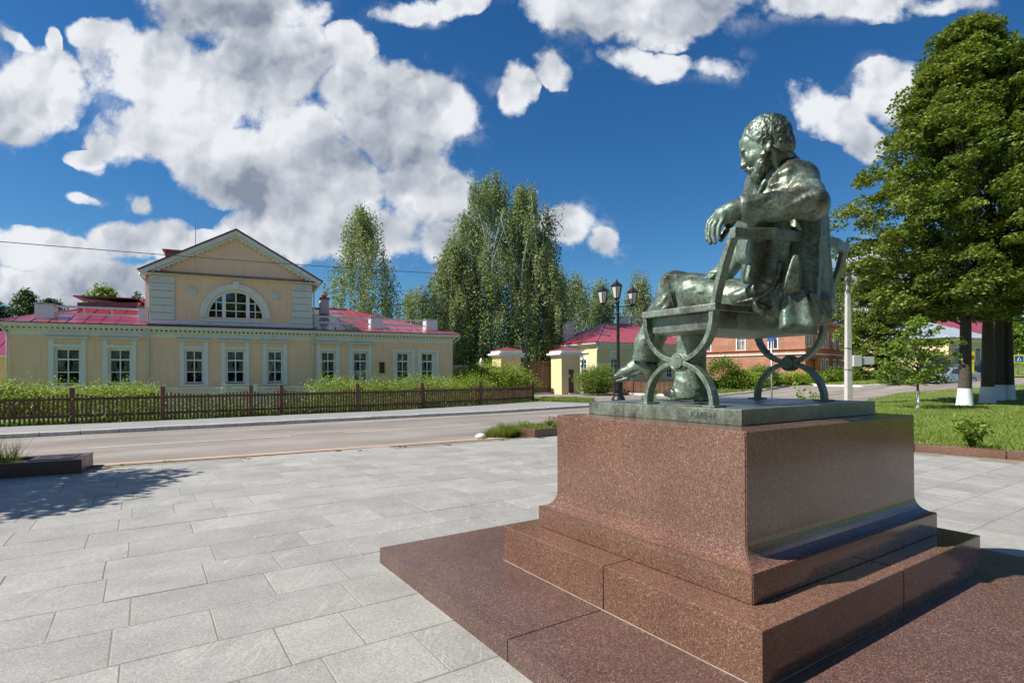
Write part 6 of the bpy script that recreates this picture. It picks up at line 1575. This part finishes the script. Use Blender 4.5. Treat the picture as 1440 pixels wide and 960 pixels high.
# branch spray reaching left over the concrete pole
# sapling
tree('sapling', (19.12, 26.26, 0), 4.3, 1.25, 1.75, 'young leafy sapling with thin pale trunk on the lawn, right of the concrete pole', leafm='bush', clumps=95, per=46, cr=.34, leaf=.14, trunk_r=.055, up=.5, flat=.5, core=.1, lime=.3)
# dark linden behind the pole
q = at(1234, 520, 54); tree('linden_tree', (q[0], q[1], T(q[0], q[1])), 11.0, 1.6, 2.9, 'dense dark linden behind the concrete pole, beside the brick building', leafm='maple', clumps=330, per=110, cr=.9, leaf=.24, trunk_r=.25, up=.45, flat=.5)
# birches
def birch(px, D, top_y, wpx, base_z0, label, clumps, per, leafm='birch', sq=1.0, cr=.8, leaf=.17, core=.2):
    q = at(px, 540, D); g = T(q[0], q[1]); h = 1.7 + (527 - top_y) / FPX * D - g; r_ = wpx / 2 * D / FPX
    return tree('birch_tree', (q[0], q[1], g), h, base_z0, r_, label, leafm=leafm, kind='birch', clumps=clumps, per=per, cr=cr, leaf=leaf, trunk_r=.22, droop=1.5, up=.1, flat=.9, bark='lime', core=core, trunks=[(-.5, 0), (.45, .2), (0, -.4)] if clumps > 500 else None)
birch(692, 62, 246, 128, 3.6, 'tallest weeping birch of the clump between the long house and the gate', 330, 120, cr=.95, leaf=.22, core=.1)
birch(740, 61, 262, 122, 3.2, 'second tall weeping birch of the clump, just right of the tallest', 310, 120, cr=.95, leaf=.22, core=.1)
birch(662, 63, 292, 74, 3.0, 'weeping birch forming the left shoulder of the clump', 170, 120, cr=.95, leaf=.22, core=.1)
birch(640, 60, 335, 80, 2.5, 'lower birch leaning left out of the huge birch clump', 230, 130, cr=.95, leaf=.22)
birch(758, 64, 325, 80, 3.0, 'shorter dark birch on the right flank of the huge birch clump', 260, 140, cr=1.0, leaf=.22)
birch(513, 56, 292, 100, 3.5, 'tall birch rising behind the right wing of the long house', 270, 115, cr=.9, leaf=.20, core=.15)
birch(590, 66, 405, 90, 2.5, 'low distant birch between the two tall birches', 150, 90, cr=1.1, leaf=.24)
for x, y, w, d, lb in ((812, 385, 60, 84, 'distant birch left of the lamp post above the red roof'), (848, 393, 50, 88, 'distant birch directly behind the lanterns'), (900, 384, 50, 86, 'distant birch just left of the bronze knee'), (786, 380, 46, 78, 'distant birch touching the right side of the huge birch')): birch(x, d, y, w, 3, lb, 150, 80, cr=1.3, leaf=.28)
birch(1272, 95, 425, 70, 3, 'pale distant birch above the grey roof', 130, 80, leafm='birch', cr=1.5, leaf=.32)
def far(px, D, top, w, label, leafm='darkleaf', z0=1.5, kind='round', cl=120, per=90, cr=1.0, leaf=.24, nm='tree'):
    q = at(px, 540, D); g = T(q[0], q[1]); h = 1.7 + (527 - top) / FPX * D - g
    return tree(nm, (q[0], q[1], g), h, z0, w / 2 * D / FPX, label, leafm=leafm, kind=kind, clumps=cl, per=per, cr=cr, leaf=leaf, trunk_r=.2)
far(37, 58, 405, 44, 'bushy tree behind the left parapet box of the long house'); far(145, 52, 399, 62, 'light green tree above the low dormer of the left wing', leafm='bush', cl=130); far(72, 66, 418, 60, 'low trees behind the left parapet rail'); far(194, 90, 408, 16, 'dark conifer tip beside the upper storey', kind='cone', cl=60)
far(-12, 52, 415, 50, 'tree cut by the left edge above the pink roof'); far(1432, 60, 462, 60, 'small tree at the right edge behind the crossing sign', leafm='bush'); far(1180, 75, 385, 70, 'tree behind the brick building and the pole', leafm='maple', z0=3, cl=200)
far(1010, 100, 440, 120, 'distant tree behind the brick building, left part', cl=100, cr=1.5, leaf=.35); far(945, 90, 455, 100, 'distant tree behind the pale yellow house', cl=100, cr=1.5, leaf=.35); far(1340, 110, 450, 160, 'distant tree line tree behind the red roof', cl=120, cr=2, leaf=.45); far(1420, 95, 455, 140, 'broad distant tree behind the right edge lindens', cl=120, cr=1.8, leaf=.4)
# the street tree left of the frame whose shade falls on the paving
tree('linden_tree', (-11.6, 7.1, 0), 6.6, 3.2, 2.0, 'young linden standing left of the plaza', clumps=90, per=90, cr=.7, leaf=.18, trunk_r=.14)
for i, (x, y, h_, r_, lb) in enumerate(((9, -11, 16, 5.5, 'nearest tall added unseen linden behind the monument'), (17, -8, 16, 6, 'added unseen linden right of the nearest one behind the monument'), (0, -15, 16, 6, 'added unseen linden left of the nearest one behind the monument'), (25, -2, 14, 5.5, 'added unseen linden at the near end of the lawn'), (-10, -16, 13, 5.5, 'leftmost of the added unseen lindens behind the plaza'))):  # unseen trees added behind the viewpoint to dim sky light on the pedestal
    tree('linden_tree', (x, y, 0), h_, 1.2, r_, lb, clumps=280, per=80, cr=1.3, leaf=.42, trunk_r=.3, group='added unseen trees behind the viewpoint')
# ---------------------------------------------------------------- shrubs and hedges
def shrub(pts, label, leafm='hedge', n=9000, leaf=.085, name='shrub', cat='shrub', lump=.28, up=.45, group=None):
    """pts: (x, y, z0, rx, ry, rz) lobes"""
    o0 = pts[0]; e = empty(name, (o0[0], o0[1], o0[2]), 0, label, cat, group); C = []; tot = sum(p[3] * p[5] for p in pts); mb = MB()
    for (x, y, z0, rx, ry, rz) in pts:
        k = int(n * rx * rz / tot); nl = max(8, k // 60); L_ = blobpts(nl, (x - o0[0], y - o0[1], rz * .5 + z0 - o0[2]), (rx, ry, rz * .55), .55)
        idx = rng.integers(0, nl, k); C.append(L_[idx] + rng.normal(size=(k, 3)) * lump * np.array([1, 1, .8]) * min(1, rx))
        for j in range(6): a = rng.uniform(0, 6.28); mb.tube([(x - o0[0], y - o0[1], z0 - o0[2] - .05), (x - o0[0] + rx * .4 * math.cos(a), y - o0[1] + ry * .4 * math.sin(a), z0 - o0[2] + rz * .8)], [.02, .006], 4)
    C = np.concatenate(C); C = C[C[:, 2] > 0.01]
    link('foliage', leaves_mesh('foliage', C, leaf, up, 1.9), M[leafm], e); mb.build('stems', M['stem'], e)['kind'] = 'stuff'; return e
G = .12
def between(px, D, w, hz): q = at(px, 560, D); return (q[0], q[1], G, w, .8, hz)
shrub([between(20, 22.6, 1.7, 1.18), between(75, 22.6, 1.6, 1.08), between(-40, 22, 1.8, 1.25)], 'bright green hedge at the left edge between brown fence and house', n=26000)
shrub([between(130, 23.6, 1.5, 1.0), between(185, 23.6, 1.3, 1.15)], 'feathery green hedge below the second window from the left', n=20000)
shrub([between(470, 28.6, 1.3, 1.4), between(515, 28.8, 1.4, 1.25), between(555, 29.5, 1.4, 1.2)], 'hedge below the two windows beside the wall plaque', n=20000)
shrub([between(590, 30.5, 1.5, 1.45), between(630, 31.5, 1.5, 1.35), between(665, 33, 1.4, 1.5)], 'hedge along the right end of the long house', n=18000)
shrub([between(640, 36.5, 1.6, 1.7), between(690, 37, 2.2, 2.35), between(722, 37.8, 1.5, 2.1), between(668, 37, 1.5, 2.2)], 'tall glossy bush in front of the left gate pier', n=26000, leafm='hedge', leaf=.12)
q = at(842, 552, 46.5); shrub([(q[0], q[1], .1, 1.55, 1.5, 2.15), (q[0] - .5, q[1], .1, 1.3, 1.3, 1.9)], 'round dark green bush right of the gate pier door', leafm='bush', n=16000, leaf=.12)
for (px, D, w, h_, lb, lm) in ((1018, 50, 1.6, 2.8, 'dark shrub under the bench left of the brick wall', 'bush'), (1050, 50, 1.9, 1.6, 'lighter green bush under the bench seat', 'hedge'), (1072, 52, 1.3, 2.0, 'rounded shrub before the brick wall', 'bush'), (1130, 54, 2.2, 1.0, 'flowering bush seen through the far bench frame', 'hedge'), (1090, 54, 1.4, .8, 'low bush beside the thin sign post', 'hedge'), (1188, 54, 2.4, 1.1, 'shrubs behind the concrete pole', 'bush'), (1235, 55, 2.8, 1.7, 'shrubs under the dark linden', 'hedge')):
    q = at(px, 540, D); z = T(q[0], q[1]); shrub([(q[0], q[1], z, w, 1.0, h_)], lb, leafm=lm, n=7000, leaf=.16)
q = at(1262, 523, 48); shrub([(q[0], q[1], T(q[0], q[1]), 1.8, 1, 1.6)], 'reddish shrub by the cream building, behind the sapling', leafm='perennial', n=5000, leaf=.14)
# plants behind the picket fence: one tangle nobody could count
def tangle():
    C = []; 
    for a, b in along(FENCE[1:-1], 1.0):
        d = np.array(b) - np.array(a); nrm = np.array([-d[1], d[0]]) / np.linalg.norm(d)
        for k in range(3):
            p = np.array(a) + d * rng.uniform() + nrm * rng.uniform(.35, 2.2); h_ = rng.uniform(.35, .95)
            m = 520; z = rng.uniform(0, 1, m) ** 1.2 * h_; C.append(np.stack([p[0] + rng.normal(size=m) * .42, p[1] + rng.normal(size=m) * .42, .13 + z], 1))
    o = link('garden_plants', leaves_mesh('garden_plants', np.concatenate(C), .085, .3, 2.2), M['perennial']); tag(o, 'dense leafy garden plants behind the brown picket fence', 'plants', kind='stuff')
tangle()
def blades(name, poly, n, h, w, dz, mat, clump=0, near=None):
    xs = [p[0] for p in poly]; ys = [p[1] for p in poly]; X = rng.uniform(min(xs), max(xs), n * 4); Y = rng.uniform(min(ys), max(ys), n * 4)
    keep = inside_np(poly, X, Y)
    if near: keep &= rng.uniform(size=len(X)) < np.clip(near / np.hypot(X, Y), 0, 1) ** 1.3
    X, Y = X[keep][:n], Y[keep][:n]; k = len(X); tt = np.maximum(X * .834 + Y * .552 - 33, 0); Z = np.where(tt < 28, .0016 * tt * tt, 1.2544 + .0896 * np.minimum(tt - 28, 12)) + dz
    a = rng.uniform(0, 6.28, k); hh = h * rng.uniform(.45, 1.4, k) * (1 + .6 * (fbm3(np.stack([X, Y, Z], 1).astype(np.float32), .8, 3, 5) > .1)); ww = w * rng.uniform(.6, 1.4, k); dx, dy = np.cos(a) * ww, np.sin(a) * ww; lx, ly = rng.normal(size=k) * hh * .45, rng.normal(size=k) * hh * .45
    P = np.stack([np.stack([X - dx, Y - dy, Z], 1), np.stack([X + dx, Y + dy, Z], 1), np.stack([X + lx, Y + ly, Z + hh], 1)], 1)
    o = link(name, mesh_np(name, P.reshape(-1, 3), np.arange(k * 3).reshape(k, 3)), M[mat]); o['kind'] = 'stuff'; return o
lawn_in = [(16, 4.5), (10.95, 10.1), (8.95, 12.35), (4.75, 17.0), (12.0, 23.0), (17.5, 28.3)] + rr + [(60, 48), (30, 12)]
o = blades('grass', lawn_in, 330000, .055, .012, .03, 'grass', near=16); tag(o, 'green lawn grass with clover right of the pedestal', 'grass')
st_poly = [(-24, 12.9), (-15.33, 19.2), (-13.1, 20.6), (-10.6, 22.35), (-9.75, 23.1), (-7.05, 24.8), (-4.5, 27.1), (-1.8, 29.9), (1.2, 34.0), (.6, 35.4), (-4.5, 28.6), (-7.1, 26.2), (-13.6, 21.9), (-24, 14.6)]
o = blades('grass', st_poly, 60000, .09, .016, .12, 'grass'); tag(o, 'strip of grass under the brown picket fence', 'grass')
vp = [(1.3, 34.2), (4.3, 31.6), (5.0, 34.0), (5.4, 36.6), (2.2, 38.5)]
sheet('verge', vp, .125, M['grass_ground'], 2)
o = blades('grass', vp, 24000, .08, .018, .12, 'grass'); tag(o, 'patch of grass at the end of the picket fence before the gate', 'grass')
o = blades('grass', isl[:5] + [(24, 60), (6, 58)], 60000, .12, .03, .10, 'grass'); tag(o, 'grass verge before the pale yellow house', 'grass')
o = blades('grass', isl2, 60000, .12, .035, .09, 'grass'); tag(o, 'grass verge before the brick building', 'grass')
pg = [(-.9, 15.0), (.1, 13.75), (.35, 14.0), (-.2, 15.5)]
o = blades('grass_tuft', [(-.75, 15.3), (-.1, 15.15), (.2, 15.5), (-.45, 16.0)], 4000, .2, .009, .0, 'grass'); tag(o, 'grass tuft between the white stone and the granite planter', 'grass')
def inplanter(ox, oy, lx, ly, w, rz=33.5):
    c_, s_ = math.cos(R(rz)), math.sin(R(rz)); return [(ox + a * c_ - b * s_, oy + a * s_ + b * c_) for a, b in ((w, w), (lx - w, w), (lx - w, ly - w), (w, ly - w))]
o = blades('grass_tuft', inplanter(.61, 15.2, 3.2, 1.3, .16, 38), 5000, .13, .008, .15, 'grass'); tag(o, 'grass growing inside the granite planter with flowers', 'grass')
o = blades('weeds', inplanter(-11.01, 8.2, 2.9, 1.05, .17, 28), 1500, .26, .006, .18, 'grass'); tag(o, 'thin dry weeds in the dark planter at the left edge', 'weeds')
def herb(x, y, z, h, r, label, leafm='bush', n=260, leaf=.1, name='plant', stems=6, flowers=0, cat='plant', grp=None):
    e = empty(name, (x, y, z), 0, label, cat, grp); C = []; mb = MB()
    for i in range(stems):
        a = rng.uniform(0, 6.28); t_ = np.array([r * math.cos(a) * rng.uniform(.3, 1), r * math.sin(a) * rng.uniform(.3, 1), h * rng.uniform(.6, 1)]); mid = t_ * .5 + np.array([0, 0, h * .12]); mb.tube([(0, 0, -.02), tuple(mid), tuple(t_)], [.012, .009, .004], 5)
        for q in np.linspace(.2, 1, max(3, n // stems)): p = (mid * (q / .5) if q < .5 else mid + (t_ - mid) * ((q - .5) / .5)); C.append(p + rng.normal(size=3) * leaf * .45)
    link('leaves', leaves_mesh('leaves', np.array(C), leaf, .45, 2.2), M[leafm], e); mb.build('stems', M['stem'], e, True)
    if flowers:
        fm = leaves_mesh('flower', blobpts(14, (0, 0, 0), (.035, .035, .025), .4), .04, .5, 1.2)
        for i in range(flowers): a = rng.uniform(0, 6.28); fl = link('flower', fm, M['pink'] if i == 0 else None, e); fl.location = (r * .8 * math.cos(a) * rng.uniform(0, 1), r * .8 * math.sin(a) * rng.uniform(0, 1), h * rng.uniform(.75, 1.05)); fl.rotation_euler = (0, 0, a)
    return e
w_ = gp(1366, 634); herb(w_[0], w_[1], .03, .72, .42, 'leafy dark green weed standing alone on the lawn near the granite border', leafm='bush', n=420, leaf=.12, stems=9)
herb(1.05, 16.15, .15, .36, .30, 'pink flowering plant in the granite planter, left one', n=260, leaf=.05, stems=12, flowers=7); herb(1.75, 16.6, .15, .32, .35, 'pink flowers peeking over the pedestal edge in the granite planter', n=260, leaf=.05, stems=12, flowers=14)
q = at(915, 560, 12.5); herb(q[0], q[1], 0, 1.5, .28, 'reddish yellow leafy plant behind the near bench frame', leafm='perennial', n=520, leaf=.09, stems=14)
q = at(1142, 552, 13.5); herb(q[0], q[1], 0, 1.62, .42, 'spreading leafy plant behind the far bench frame', leafm='bush', n=420, leaf=.11, stems=12)
q = gp(40, 638); herb(-9.6, 9.4, .18, .34, .32, 'dark leafy weeds in the planter at the left edge', n=300, leaf=.07, stems=12)
# fallen leaves and seedlings in the joints at the edge
C = []
for a, b in along(EDGE[1:5], .45):
    if rng.uniform() < .55: C.append(blobpts(rng.integers(5, 26), (a[0] + .2 * rng.normal() + .15, a[1] - .35 + .12 * rng.normal(), .012), (.14, .05, .012), .2))
o = link('litter', leaves_mesh('litter', np.concatenate(C), .045, .6, 1.5), M['perennial']); tag(o, 'small weeds and leaf litter in the joints along the plaza edge', 'weeds', kind='stuff')
